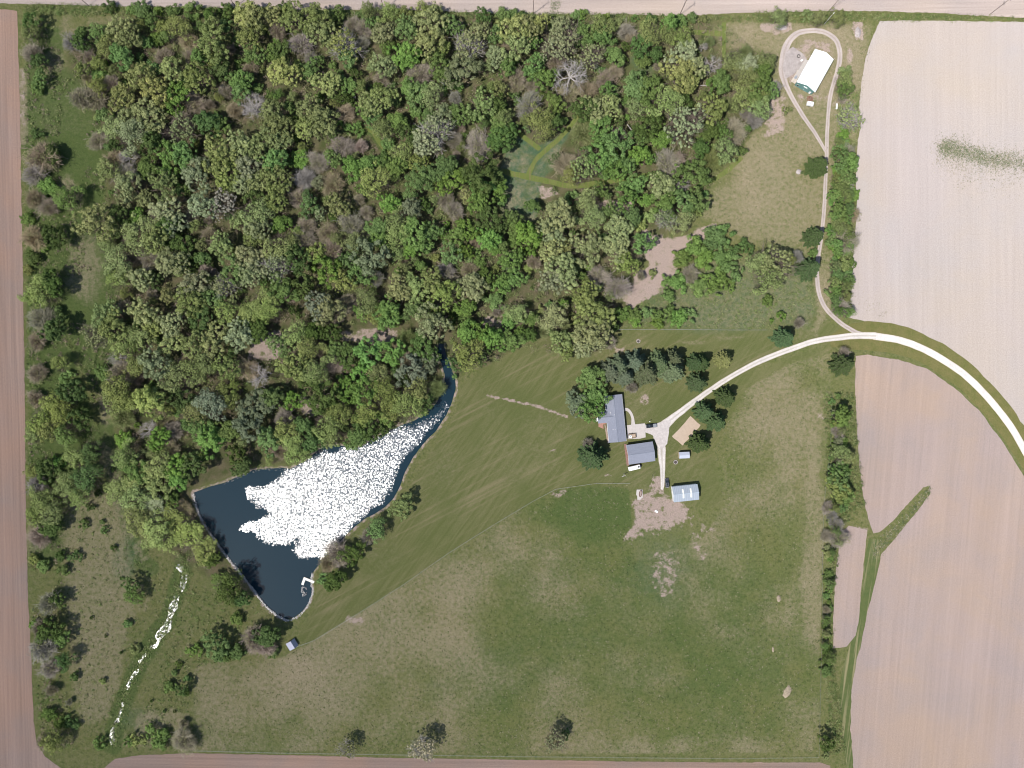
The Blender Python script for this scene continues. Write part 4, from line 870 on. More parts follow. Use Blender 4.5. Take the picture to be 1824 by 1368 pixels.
# fill what lies between with smaller trees of the local mix
def clear_of(px, py):
    for ln, hw in PATHS_KEEP:
        for (x0,y0),(x1,y1) in zip(ln[:-1], ln[1:]):
            ex, ey = x1-x0, y1-y0; t = max(0, min(1, ((px-x0)*ex+(py-y0)*ey)/(ex*ex+ey*ey+1e-9)))
            if math.hypot(px-x0-t*ex, py-y0-t*ey) < hw: return False
    for pg in OPEN:
        if inpoly(px, py, pg): return False
    return True
PATHS_KEEP = [([(893,304),(935,314),(985,325),(1015,331),(1060,328),(1100,320),(1160,312)], 10), ([(940,315),(955,284),(972,268),(990,252),(1010,232),(1030,206)], 9),
    ([(962,266),(945,254),(912,228)], 8), ([(640,232),(662,234),(676,255),(694,276)], 9), ([(470,588),(560,590),(640,592),(720,592),(800,590)], 12), ([(782,600),(790,680)], 16)]
OPEN = [[(885,300),(905,240),(930,230),(985,240),(1035,200),(1000,300),(975,335),(955,395),(900,400)], [(340,830),(385,790),(420,800),(450,840),(400,870),(345,885)],
    [(1130,395),(1160,415),(1240,400),(1290,400),(1200,500),(1120,560),(1090,540),(1140,470)], [(450,585),(520,590),(500,640),(440,640)], [(535,700),(580,715),(560,750),(530,735)],
    POND, [(590,585),(720,585),(700,620),(600,610)], [(1060,365),(1130,350),(1130,390),(1070,385)], [(330,930),(520,1110),(480,1110),(340,960)]]
frng = random.Random(5)
grid = {}
def near_ok(x, y, r, f):
    for (a, b, q, k, c) in TREES:
        if abs(a-x) < 60 and abs(b-y) < 60 and math.hypot(a-x, b-y) < (q+r)*f: return False
    return True
n_fill = 0
for _ in range(20000):
    x = frng.uniform(120, 1380); y = frng.uniform(20, 870)
    if not inpoly(x, y, WOOD) or not clear_of(x, y): continue
    r = frng.uniform(8, 15)
    if not near_ok(x, y, r, 0.56): continue
    if x > 900: mix = 'Lo Bm Bm Bv Tb To Sm So Bd'
    elif y < 320: mix = 'Lo Bm Lm Bd Sm Tb Oo Bm'
    elif x > 600: mix = 'Bm Bv Bd Lo Sm Bv Tb'
    elif y > 600 or x < 260: mix = 'Ll Lo Bm Ll Tb Bd Sv'
    else: mix = 'Lo Oo Bd Bm Og Tb Ll'
    k = frng.choice(mix.split()); TREES.append((x, y, r, k[0], k[1])); n_fill += 1
    if n_fill >= 230: break

n_low = 0
for _ in range(20000):
    x = frng.uniform(120, 1380); y = frng.uniform(20, 870)
    if not inpoly(x, y, WOOD) or not clear_of(x, y): continue
    r = frng.uniform(6, 9.5)
    if not near_ok(x, y, r, 0.62): continue
    k = frng.choice('Sm Sl Sv So Sm'.split()); TREES.append((x, y, r, k[0], k[1])); n_low += 1
    if n_low >= 75: break

KINDMAP = {'O': ('oak','oak_tree','oak tree'), 'H': ('oakthin','oak_tree','oak tree'), 'B': ('leafy','broadleaf_tree','broadleaf tree'), 'L': ('loose','young_tree','feathery tree'),
    'T': ('bare','bare_tree','bare tree'), 'D': ('dead','dead_tree','dead tree'), 'S': ('shrub','shrub','shrub'), 'C': ('spruce','spruce_tree','spruce')}
HSCALE = {'O': 1.0, 'H': 1.0, 'B': 1.0, 'L': .95, 'T': .9, 'D': 1.0, 'S': 1.0, 'C': 1.0}
REGIONS = [
 ([(0,0),(130,0),(130,330),(0,330)], 'along the top of the western field edge'),
 ([(0,330),(130,330),(150,700),(0,700)], 'along the middle of the western field edge'),
 ([(0,700),(215,700),(160,1010),(0,1010)], 'at the lower western field edge'),
 ([(0,1010),(160,1010),(160,1368),(0,1368)], 'in the south-west corner by the field'),
 ([(160,1000),(240,880),(330,1000),(360,1100),(400,1368),(160,1368)], 'beside the shining stream'),
 ([(330,1020),(440,1050),(510,1110),(520,1170),(345,1200)], 'below the pond rocks'),
 ([(560,860),(760,860),(760,1000),(600,1120),(540,1110)], 'on the lawn side of the pond'),
 ([(430,1200),(1300,1200),(1300,1368),(430,1368)], 'at the bottom fence of the pasture'),
 ([(1450,700),(1560,700),(1560,1368),(1450,1368)], 'in the hedgerow beside the south-east field'),
 ([(1360,570),(1560,570),(1560,700),(1360,700)], 'by the driveway fork'),
 ([(1485,100),(1560,100),(1560,600),(1485,600)], 'in the hedge right of the farm lane'),
 ([(1420,250),(1485,250),(1485,580),(1420,580)], 'leaning over the farm lane'),
 ([(1170,410),(1350,410),(1350,560),(1170,560)], 'in the thicket right of the bare wash'),
 ([(1340,400),(1440,400),(1440,600),(1340,600)], 'in the rough ground left of the lane'),
 ([(1090,540),(1450,540),(1450,600),(1090,600)], 'in the brush strip above the lawn'),
 ([(1000,620),(1350,620),(1350,870),(1000,870)], 'around the farmhouse'),
 ([(1290,0),(1520,0),(1520,62),(1290,62)], 'in the hedge above the white barn'),
 ([(1290,62),(1420,62),(1420,250),(1290,250)], 'in the stand left of the white barn'),
 ([(120,0),(1300,0),(1300,40),(120,40)], 'along the hedge under the top field'),
 ([(200,600),(350,600),(350,860),(200,860)], 'in the wood left of the pond'),
 ([(200,840),(470,840),(430,1060),(200,1060)], 'between pond and stream'),
 ([(350,580),(560,580),(560,860),(350,860)], 'above the left arm of the pond'),
 ([(560,580),(900,580),(900,820),(560,820)], 'above the right arm of the pond'),
]
_c = [120,300,450,600,750,900,1050,1200,1400]; _cn = ['far west','west','west-centre','centre-left','centre','centre-right','east','far east']
_r = [20,170,320,460,640]; _rn = ['upper','upper-middle','lower-middle','lower']
for i in range(8):
    for j in range(4):
        REGIONS.append(([(_c[i],_r[j]),(_c[i+1],_r[j]),(_c[i+1],_r[j+1]),(_c[i],_r[j+1])], 'in the %s %s of the wood' % (_rn[j], _cn[i])))
def region(x, y):
    for pg, nm in REGIONS:
        if inpoly(x, y, pg): return nm
    return 'in the open grass'
ORD = ['', 'first','second','third','fourth','fifth','sixth','seventh','eighth','ninth','tenth','eleventh','twelfth','thirteenth','fourteenth','fifteenth','sixteenth','seventeenth','eighteenth','nineteenth','twentieth']
items = []
for (x, y, r, k, c) in TREES:
    thin = k == 'H'; rm = r*S
    if k == 'S': size = 'tiny' if rm < 1.7 else 'low' if rm < 4.2 else 'broad'
    else: size = 'small' if rm < 5.0 else 'medium' if rm < 7.0 else 'large'
    cn = COLS[c][1]
    if k == 'D': desc = size+' bleached dead tree'
    elif thin: desc = size+' half-leafed '+cn+' oak'
    elif k == 'O': desc = size+' '+cn+' oak'
    elif k == 'T': desc = size+' leafless '+cn+' tree'
    elif k == 'S': desc = size+' '+cn+' shrub'
    elif k == 'C': desc = size+' '+cn+' spruce'
    elif k == 'L': desc = size+' feathery '+cn+' tree'
    else: desc = size+' leafy '+cn+' tree'
    items.append([x, y, r, k, c, desc, region(x, y)])
buckets = {}
for it in items: buckets.setdefault((it[5], it[6]), []).append(it)
for key, ls in buckets.items():
    if len(ls) == 1: ls[0].append('%s %s' % key); continue
    sx = max(i[0] for i in ls)-min(i[0] for i in ls); sy = max(i[1] for i in ls)-min(i[1] for i in ls)
    ax, side = (0, 'left') if sx >= sy*.8 else (1, 'top')
    ls.sort(key=lambda i: i[ax])
    for n, i in enumerate(ls):
        i.append('%s %s, %s from %s' % (key[0], key[1], ORD[n+1], side))
GROUPS = {'O': 'oaks of the wood', 'H': 'oaks of the wood', 'B': 'leafy trees of the farm', 'L': 'feathery young trees', 'T': 'leafless trees', 'D': 'dead trees', 'S': 'shrubs', 'C': 'spruces around the farm'}

prng = random.Random(3)
VEG_SPOTS = []
for x, y, r, k, c, desc, reg, label in items:
    pk, name, cat = KINDMAP[k]; rad, hgt, trunk, crown = prng.choice(PROTO[pk])
    rm = r*S*(0.97 if k == 'B' else 1.06 if k == 'L' else .88 if k in 'T' else 0.94 if k in 'OH' else 0.92 if k == 'C' else .98); s = rm/rad
    sz = s**0.62*HSCALE[k]*prng.uniform(.9, 1.1)
    if k in 'ST' and reg.startswith('in the hedge'): sz *= .8
    if reg == 'between pond and stream': sz *= .62
    hm = hgt*sz*.62
    gx, gy = W(x, y, hm)
    rz = prng.uniform(0, 6.283)
    col = COLS[c][0] if k != 'C' else {'s': (.118,.150,.088), 'l': (.20,.22,.085)}.get(c, (.070,.108,.044)); j = prng.uniform(.9, 1.1); col = (col[0]*j*prng.uniform(.94,1.06), col[1]*j, col[2]*j*prng.uniform(.85,1.15), 1)
    if k == 'S':
        o = link(bpy.data.objects.new(name, crown)); o.location = (gx, gy, 0); o.rotation_euler = (0,0,rz); o.scale = (s, s, sz); o.color = col
    else:
        o = empty(name, (gx, gy, 0), rz); o.scale = (s, s, sz)
        tr = link(bpy.data.objects.new('trunk', trunk), o)
        cr = link(bpy.data.objects.new('branches' if k == 'D' else 'crown', crown), o); cr.color = col
    tag(o, label, cat, GROUPS[k])
    VEG_SPOTS.append((gx, gy, rm, k))

# ---------------------------------------------------------------- brush nobody could count
def brush(name, pts, rad, hgt, per, leaf, cols, label, tone=0.25):
    pts = np.array(pts); n = len(pts); idx = np.repeat(np.arange(n), per); m = n*per
    rr = rad*(.5+R.random(n)); hh = hgt*(.5+R.random(n)); tn = R.random(n)
    d = unit(R.normal(size=(m,3))+np.array([0,0,.5])); d[:,2] = np.abs(d[:,2])
    c = np.concatenate([pts[idx], np.zeros((m,1))], 1)+d*np.stack([rr[idx],rr[idx],hh[idx]],-1)*(.55+.45*R.random((m,1)))
    nr = unit(d+R.normal(size=(m,3))*.6+np.array([0,0,.3]))
    V, F, Tn = quads(c, nr, leaf*(.6+.8*R.random(m)), leaf*(.6+.8*R.random(m)), np.clip(.5+(tn[idx]-.5)*tone*2+R.normal(size=m)*.15, 0, 1))
    mi = (tn[idx]*7919 % 1 * len(cols)).astype(int)
    me = mesh_np(name, V, F, cols, mi, {'tone': ('FLOAT', Tn)})
    o = link(bpy.data.objects.new(name, me)); o.color = (1,1,1,1)
    return tag(o, label, 'undergrowth', kind='stuff')
BR = [leafcol('brush_green', (0.150,0.200,0.066)), leafcol('brush_olive', (0.205,0.220,0.100)), leafcol('brush_dark', (0.095,0.138,0.046)), leafcol('brush_brown', (0.22,0.175,0.135))]
def scatter(poly, n, ok=lambda x, y: True):
    xs = [p[0] for p in poly]; ys = [p[1] for p in poly]; out = []; tries = 0
    while len(out) < n and tries < n*30:
        tries += 1; x = frng.uniform(min(xs), max(xs)); y = frng.uniform(min(ys), max(ys))
        if inpoly(x, y, poly) and ok(x, y): out.append(W(x, y))
    return out
brush('undergrowth', scatter(WOOD, 6500, clear_of), 2.1, 2.4, 34, .40, BR, 'low mixed brush growing between the trees of the wood')
okw = lambda x, y: not inpoly(x, y, WEST_FIELD) and x < 345 and not (130 < x < 225 and 880 < y < 1290)
brush('meadow_brush', scatter([(44,30),(120,40),(215,140),(190,330),(215,500),(200,640),(215,850),(110,1010),(110,1180),(140,1340),(70,1310),(52,1000)], 3000, lambda x, y: okw(x,y) and float(vnoise(np.array([x]),np.array([y]),40,3)[0]) > (.25 if x < 110 else .52)), 1.3, 1.1, 22, .34, BR, 'low scrub along the western field edge')
brush('stream_sedge', [W(x+frng.gauss(0,sp_), y+frng.gauss(0,sp_)) for (x, y) in catmull(STREAM_LINE, 40) for sp_ in (4, 9)], .7, .5, 12, .3, BR[:3], 'green sedge tufts along the narrow stream')
brush('scrub_tufts', scatter([(225,880),(330,1000),(300,1110),(200,1290),(130,1300),(115,1100),(130,900)], 420)+scatter([(330,1040),(440,1060),(500,1130),(345,1190),(330,1330),(230,1340),(300,1150)], 520), 1.0, .8, 20, .3, BR[:3], 'low scrub either side of the stream meadow')
brush('rough_tufts', scatter([(1120,560),(1180,500),(1290,440),(1450,470),(1448,585),(1120,585)], 900), .9, .6, 16, .3, BR[:2], 'weedy tufts in the rough ground left of the lane')
brush('hedge_brush', scatter([(1492,250),(1522,250),(1514,560),(1480,500),(1486,400)], 900)+scatter([(1472,160),(1530,160),(1524,260),(1492,260)], 260, lambda x, y: x > 1492)+scatter([(1468,700),(1520,700),(1540,900),(1500,940),(1478,1100),(1470,1340),(1505,1340),(1484,1160),(1480,1000),(1475,900)], 900)
   +scatter([(45,8),(1340,30),(1340,38),(45,28)], 1100)+scatter([(1340,22),(1500,22),(1824,32),(1824,38),(1500,36),(1340,42)], 420), 1.5, 1.3, 24, .34, BR[:3], 'low brush filling the hedge lines')
W_GRASS = leafcol('field_weed', (0.115,0.150,0.072)); W_DRY = leafcol('field_weed_dry', (0.31,0.275,0.20))
def weed_pts(line, n, sp, sp2=None):
    c = catmull(line, 12); out = []
    for _ in range(n):
        x, y, w = frng.choice(c); out.append(W(x+frng.gauss(0, sp), y+frng.gauss(0, w)))
    return out
brush('field_weeds', weed_pts([(1680,262,7),(1700,265,10),(1730,275,9),(1760,283,9),(1800,287,9),(1860,292,9)], 4200, 6), .55, .25, 6, .24, [W_GRASS, W_GRASS, W_DRY], 'strip of green weeds in the pale right field')
brush('dry_weeds', weed_pts([(1672,268,14),(1700,282,20),(1740,292,22),(1790,300,20),(1850,305,20)], 2000, 9)+weed_pts([(1535,530,10),(1580,560,8)], 60, 10), .5, .2, 5, .24, [W_DRY, W_DRY, W_GRASS], 'dry weeds fringing the green strip in the right field')
brush('waterway_weeds', weed_pts([(1655,872,5),(1630,905,5),(1600,940,6),(1575,965,7),(1556,985,8)], 420, 3)+weed_pts([(989,2,3),(988,14,3),(986,26,3)], 150, 5), .6, .25, 7, .28, [W_GRASS, W_DRY, W_GRASS], 'weeds in the grass waterway between the fields')

TU = [leafcol('tuft_dark', (0.060,0.085,0.030)), leafcol('tuft_green', (0.105,0.125,0.045)), leafcol('tuft_straw', (0.26,0.235,0.155))]
brush('pasture_tufts', scatter(PASTURE, 9000, lambda x, y: frng.random() < .35+.65*float(vnoise(np.array([x]),np.array([y]),30,5)[0]) and not inpoly(x, y, [(1120,880),(1250,890),(1250,960),(1120,975)])), .55, .22, 6, .30, TU, 'grass tufts dotting the pasture')
brush('meadow_tufts', scatter([(110,860),(230,880),(345,1180),(335,1330),(150,1330),(110,1100)], 1600, lambda x, y: ldist(np.array([x]),np.array([y]),STREAM_LINE)[0] > 9)+scatter(NE_MEADOW, 1500, lambda x, y: not inpoly(x,y,[(1390,50),(1500,50),(1500,200),(1460,280),(1390,150)])), .5, .2, 6, .28, TU, 'grass tufts in the rough meadows')
# ---------------------------------------------------------------- buildings
def shingle(name, col):
    t = NT(name)
    n = t.noise(2.2, 4, 0.75); rows = t.noise(1.0, 2, .5, vec=t.mapv((0.25, 5.0, 5.0)))
    c = t.mix(1.0, col, t.ramp(n, [(.3,.84),(.7,1.10)]), 'MULTIPLY'); c = t.mix(1.0, c, t.ramp(rows, [(.35,.92),(.65,1.05)]), 'MULTIPLY')
    return t.principled(c, .9, .2, dr=.6)
def ribbed(name, col, axis='x', sp=0.9, rough=.45):
    t = NT(name); tc = t.coord(); w = t.n('ShaderNodeTexWave'); w.wave_type = 'BANDS'; w.bands_direction = axis.upper(); w.inputs['Scale'].default_value = .5/sp*.62
    w.inputs['Distortion'].default_value = 0; t.l(tc, w.inputs['Vector'])
    c = t.mix(1.0, col, t.ramp(w.outputs['Fac'], [(0,.82),(.18,1.0),(1,1.03)]), 'MULTIPLY')
    c = t.mix(1.0, c, t.ramp(t.noise(.4, 3, .6), [(.3,.93),(.7,1.04)]), 'MULTIPLY')
    return t.principled(c, rough, .4, dr=.3)
def brickm():
    t = NT('red_brick'); b = t.n('ShaderNodeTexBrick'); t.l(t.mapv((3,3,3)), b.inputs['Vector'])
    b.inputs['Color1'].default_value = (.34,.15,.11,1); b.inputs['Color2'].default_value = (.27,.12,.09,1); b.inputs['Mortar'].default_value = (.4,.36,.33,1); b.inputs['Scale'].default_value = 1.4
    return t.principled(b.outputs[0], .9, .1)
M['shingle'] = shingle('grey_shingle', (0.235,0.25,0.305)); M['shingle2'] = shingle('pale_shingle', (0.36,0.37,0.45))
M['white'] = simple('white_paint', (.80,.80,.79), .5, .4, 0, .05); M['brick'] = brickm()
M['tan'] = simple('tan_siding', (.50,.38,.29), .8, .2, 0, .1); M['redside'] = simple('russet_siding', (.36,.17,.13), .8, .2, 0, .15)
M['glass'] = NT('window_glass').principled((.02,.03,.035), .06, .6)
M['blackmetal'] = simple('dark_metal', (.03,.03,.032), .5, .4, .3, .1); M['rubber'] = simple('rubber', (.02,.02,.02), .9, .1, 0, .1)
M['galv'] = simple('galvanised_steel', (.55,.57,.6), .4, .5, .6, .1); M['wood'] = simple('timber', (.36,.28,.2), .85, .1, 0, .2)

def frame(c0, c1, h=0.0):
    """two photograph points -> origin, angle and length of that edge at height h"""
    a = W(*c0, h); b = W(*c1, h); return a, math.atan2(b[1]-a[1], b[0]-a[0]), math.hypot(b[0]-a[0], b[1]-a[1])
def wall_shell(L, Wd, h, ridge=None, axis='x', ridge_off=0.5, t=0.15):
    """gabled shell: walls to the eave and gable triangles, ridge along x"""
    m = MB(); hw = Wd/2; yr = -hw+Wd*ridge_off
    m.box(-L/2, L/2, -hw, -hw+t, 0, h); m.box(-L/2, L/2, hw-t, hw, 0, h)
    for x0, x1 in ((-L/2, -L/2+t), (L/2-t, L/2)):
        pr = [(-hw+t, 0), (hw-t, 0), (hw-t, h), (yr, ridge-.08), (-hw+t, h)]
        m.add([(x0, y, z) for y, z in pr]+[(x1, y, z) for y, z in pr], [(4,3,2,1,0),(5,6,7,8,9)]+[(i,(i+1)%5,5+(i+1)%5,5+i) for i in range(5)])
    return m
def gable_roof(L, Wd, h, ridge, ov, ove, th=.14, ridge_off=.5):
    """two slabs meeting at a ridge along x; h is the height at the wall line"""
    out = []
    hw = Wd/2; yr = -hw+Wd*ridge_off
    for s in (-1, 1):
        run = (yr+hw) if s < 0 else (hw-yr); sl = (ridge-h)/run; ye = -hw-ov if s < 0 else hw+ov; ze = h-sl*ov
        m = MB(); x0, x1 = -L/2-ove, L/2+ove
        m.add([(x0,ye,ze),(x1,ye,ze),(x1,yr,ridge),(x0,yr,ridge),(x0,ye,ze+th),(x1,ye,ze+th),(x1,yr,ridge+th),(x0,yr,ridge+th)],
            [(0,3,2,1),(4,5,6,7),(0,1,5,4),(1,2,6,5),(2,3,7,6),(3,0,4,7)]); out.append(m)
    return out
def window(parent, x, y, z, w, h, face, trim=None):
    """face: direction the wall looks (+x,-x,+y,-y)"""
    s = 1 if face[0] == '+' else -1
    f = MB(); g = MB(); T_ = .07
    if face[1] == 'y':
        a = (y, y+s*.06); f.box(x-w/2-T_, x+w/2+T_, min(a), max(a), z-T_, z+h+T_); a = (y+s*.062, y+s*.09); g.box(x-w/2, x+w/2, min(a), max(a), z, z+h)
    else:
        a = (x, x+s*.06); f.box(min(a), max(a), y-w/2-T_, y+w/2+T_, z-T_, z+h+T_); a = (x+s*.062, x+s*.09); g.box(min(a), max(a), y-w/2, y+w/2, z, z+h)
    fo = f.build('window', trim or M['white'], parent); g.build('pane', M['glass'], fo); return fo
def door(parent, x, y, w, h, face, mat, name='door'):
    s = 1 if face[0] == '+' else -1; d = MB(); k = MB()
    if face[1] == 'y':
        a = (y, y+s*.07); d.box(x-w/2, x+w/2, min(a), max(a), .02, h); k.tube((x+w*.4, y+s*.07, 1), (x+w*.4, y+s*.14, 1), .03)
    else:
        a = (x, x+s*.07); d.box(min(a), max(a), y-w/2, y+w/2, .02, h); k.tube((x+s*.07, y+w*.4, 1), (x+s*.14, y+w*.4, 1), .03)
    o = d.build(name, mat, parent); k.build('handle', M['blackmetal'], o); return o

# farmhouse: long body north-south with a west wing. local x runs along the ridge (towards the top of the picture)
def farmhouse():
    h, rg = 2.7, 4.3
    c = [(1107.4,701.1), (1115.6,784.4), (1084.9,789.8), (1076.7,706.0)]
    P = [Vector((*W(*q, h),)) for q in c]; cen = (P[0]+P[1]+P[2]+P[3])/4
    ax = ((P[0]-P[1])+(P[3]-P[2])).normalized(); L = ((P[0]-P[1]).length+(P[3]-P[2]).length)/2; Wd = ((P[0]-P[3]).length+(P[1]-P[2]).length)/2
    rz = math.atan2(ax.y, ax.x)
    r = tag(empty('farmhouse', (cen.x, cen.y, 0), rz), 'long farmhouse with grey shingle roof, west wing and brick patio beside the concrete pad', 'house')
    ov = .45; Lw, Ww = L-2*ov, Wd-2*ov
    wall_shell(Lw, Ww, h, rg-.1).build('wall', M['tan'], r)
    for m in gable_roof(Lw, Ww, h+.1, rg, ov, ov): ro = m.build('roof', M['shingle'], r)
    cap = MB().box(-Lw/2-ov-.02, Lw/2+ov+.02, -.16, .16, rg+.06, rg+.17); cap.build('ridge_cap', shingle('ridge_shingle', (.20,.22,.27)), r)
    # wing: ridge runs across (local y+ is to the left of the picture)
    xw = (Vector(W(1079,743,h))-cen).dot(ax); yw = Ww/2
    wl = 4.6; ww = 5.2
    w = MB(); w.box(xw-ww/2, xw-ww/2+.15, yw, yw+wl, 0, h-.1); w.box(xw+ww/2-.15, xw+ww/2, yw, yw+wl, 0, h-.1)
    pr = [(xw-ww/2+.15,0),(xw+ww/2-.15,0),(xw+ww/2-.15,h-.1),(xw,rg-.6),(xw-ww/2+.15,h-.1)]
    w.add([(x,yw+wl-.15,z) for x,z in pr]+[(x,yw+wl,z) for x,z in pr], [(0,1,2,3,4),(9,8,7,6,5)]+[(i,5+i,5+(i+1)%5,(i+1)%5) for i in range(5)])
    w.build('wing_wall', M['brick'], r)
    for s in (-1, 1):
        xe = xw+s*(ww/2+.3); ze = h-.05; zr = rg-.38; y0, y1 = .6, yw+wl+.4
        m = MB(); m.add([(xe,y0+ (1.9),ze),(xe,y1,ze),(xw,y1,zr),(xw,y0,zr),(xe,y0+1.9,ze+.13),(xe,y1,ze+.13),(xw,y1,zr+.13),(xw,y0,zr+.13)],
            [(0,1,2,3),(7,6,5,4),(0,4,5,1),(1,5,6,2),(2,6,7,3),(3,7,4,0)]); m.build('wing_roof', M['shingle'], r)
    MB().box(xw-.14, xw+.14, .7, yw+wl+.42, rg-.30, rg-.19).build('wing_ridge_cap', bpy.data.materials['ridge_shingle'], r)
    for x, y in ((3.4,2.3),(2.6,2.3),(2.0,.55),(-5.4,1.9),(-5.6,.9)):
        z = rg-abs(y)*(rg-h)/(Ww/2); MB().tube((x,y,z), (x,y,z+.55), .13).build('roof_vent', M['white'], r)
    for s in (-1, 1):
        MB().box(-Lw/2-ov, Lw/2+ov, s*(Ww/2+ov)-.06+s*.07, s*(Ww/2+ov)+.06+s*.07, h-.2, h-.06).build('gutter', M['white'], r)
    for x in (-8.5,-5.0,2.5,6.5): window(r, x, -Ww/2, 1.0, 1.4, 1.1, '-y')
    for x in (-8.5,-5.5,8.0): window(r, x, Ww/2, 1.0, 1.4, 1.1, '+y')
    door(r, 1.5, -Ww/2, 1.0, 2.1, '-y', M['redside']); door(r, -2.4, Ww/2, 1.8, 2.1, '+y', M['glass'], 'patio_door')
    door(r, -10.6+1.7, -Ww/2, .1, .1, '-y', M['white'], 'meter') if False else None
    window(r, -Lw/2, 1.4, 1.0, 1.4, 1.1, '-x'); window(r, -Lw/2, -1.6, 1.0, 1.4, 1.1, '-x')
    return r
farmhouse()
# brick patio, with a low wooden rail
sheet('brick_patio', [(1066,754),(1069,749),(1079,747.5),(1079.5,756),(1074.5,756),(1075,764),(1066,760)], 0.18, M['brick'])
sheet('patio_slab', [(1060,746),(1066,743),(1066,750),(1061,751)], 0.176, M['white'])
t = tag(empty('patio_railing', (*W(1077.5,758), 0), math.radians(95)), 'short timber railing standing on the brick patio by the west wall', 'railing')
for x in (-1.6, 0, 1.6): MB().box(x-.05,x+.05,-.05,.05,0.18,1.0).build('post', M['wood'], t)
MB().box(-1.7,1.7,-.06,.06,1.003,1.06).build('rail', M['wood'], t)

def gable_building(name, label, corners, h, rg, ridge_along, wallm, roofm, gablem=None, ov=.35, ove=.35, cat='building', extras=None, ridge_off=.5):
    """corners of the visible roof outline (px) starting at the ridge-direction: c0->c1 is along the ridge"""
    P = [Vector(W(*q, h)) for q in corners]; cen = sum(P, Vector((0,0)))/4
    ax = ((P[1]-P[0])+(P[2]-P[3])).normalized(); L = ((P[1]-P[0]).length+(P[2]-P[3]).length)/2; Wd = ((P[3]-P[0]).length+(P[2]-P[1]).length)/2
    r = tag(empty(name, (cen.x, cen.y, 0), math.atan2(ax.y, ax.x)), label, cat)
    Lw, Ww = L-2*ove, Wd-2*ov
    wall_shell(Lw, Ww, h, rg-.1, ridge_off=ridge_off).build('wall', wallm, r)
    for m in gable_roof(Lw, Ww, h+.08, rg, ov, ove, ridge_off=ridge_off): m.build('roof', roofm, r)
    if extras: extras(r, Lw, Ww, h, rg)
    return r
def ex_garage(r, L, Wd, h, rg):
    MB().box(-L/2-.37, L/2+.37, -.15, .15, rg+.06, rg+.16).build('ridge_cap', bpy.data.materials['ridge_shingle'], r)
    for s in (-1, 1):
        m = MB(); a = (-L/2-.38, -L/2-.42); y0 = 0; y1 = s*(Wd/2+.35); z0 = rg+.12; z1 = h-.02
        m.add([(a[0],y0,z0-.3),(a[0],y1,z1-.3),(a[0],y1,z1),(a[0],y0,z0),(a[1],y0,z0-.3),(a[1],y1,z1-.3),(a[1],y1,z1),(a[1],y0,z0)], [(0,1,2,3),(7,6,5,4),(0,4,5,1),(1,5,6,2),(2,6,7,3),(3,7,4,0)]).build('barge_board', M['white'], r)
    d1 = MB().box(L/2, L/2+.06, -4.1, -.5, .03, 2.3).build('garage_door', M['white'], r); d2 = MB().box(L/2, L/2+.06, .5, 4.1, .03, 2.3).build('garage_door', M['white'], r)
    for d, y in ((d1,-2.3),(d2,2.3)): MB().box(L/2+.062, L/2+.1, y-.15, y+.15, .3, .38).build('handle', M['blackmetal'], d)
    window(r, -L/2, 1.8, 1.0, 1.2, 1, '-x'); window(r, -L/2, -1.8, 1.0, 1.2, 1, '-x')
gable_building('garage', 'square detached garage with grey shingle roof and russet gable, just south of the farmhouse', [(1116.2,792.8),(1162.1,786.4),(1167.5,820.9),(1119.6,827.8)], 3.0, 4.8, 0, M['redside'], M['shingle'], extras=ex_garage, cat='garage')
sheet('brick_walk', [(1111.3,790.5),(1116.6,791.5),(1120.4,829),(1116.2,829.5)], 0.182, simple('brick_pavers', (.27,.165,.14), .9, .1, 0, .25, 2))
sheet('brick_border', [(1076.5,757),(1079.5,757),(1084.5,789),(1081.8,789.5)], 0.184, simple('tan_pavers', (.36,.27,.22), .9, .1, 0, .2, 2))
def ex_barn(r, L, Wd, h, rg):
    # c0->c1 runs left to right in the picture: two translucent skylight strips each crossing the ridge
    for x in (-L/2+L*.385, -L/2+L*.70):
        for s in (-1, 1):
            sl = (rg-h)/(Wd/2); y0, y1 = s*.15, s*2.3
            m = MB(); z = lambda y: rg+.08-abs(y)*sl*.985+.145
            m.add([(x-.4,y0,z(y0)),(x+.4,y0,z(y0)),(x+.4,y1,z(y1)),(x-.4,y1,z(y1)),(x-.4,y0,z(y0)+.03),(x+.4,y0,z(y0)+.03),(x+.4,y1,z(y1)+.03),(x-.4,y1,z(y1)+.03)],
                [(0,3,2,1),(4,5,6,7),(0,1,5,4),(1,2,6,5),(2,3,7,6),(3,0,4,7)] if s > 0 else [(0,1,2,3),(7,6,5,4),(4,5,1,0),(5,6,2,1),(6,7,3,2),(7,4,0,3)])
            m.build('skylight', simple('skylight_panel', (.78,.78,.70), .5, .4, 0, .05) if 'skylight_panel' not in bpy.data.materials else bpy.data.materials['skylight_panel'], r)
    MB().box(-L/2-.3, L/2+.3, -.14, .14, rg+.135, rg+.19).build('ridge_cap', ribbed('ridge_metal', (.36,.42,.48), 'x', .5), r)
    door(r, -L/2, 0, 3.2, 2.8, '-x', M['white'], 'sliding_door'); door(r, L*.1, -Wd/2, 1, 2.1, '-y', M['galv'])
gable_building('metal_shed', 'pale blue metal shed with two skylight strips beside the dirt yard', [(1196.6,866.8),(1242.0,862.4),(1245.5,889.5),(1200.5,895)], 3.2, 4.5, 0, M['white'], ribbed('blue_metal_roof', (.31,.35,.40), 'x', .9), ov=.2, ove=.2, extras=ex_barn, cat='shed')
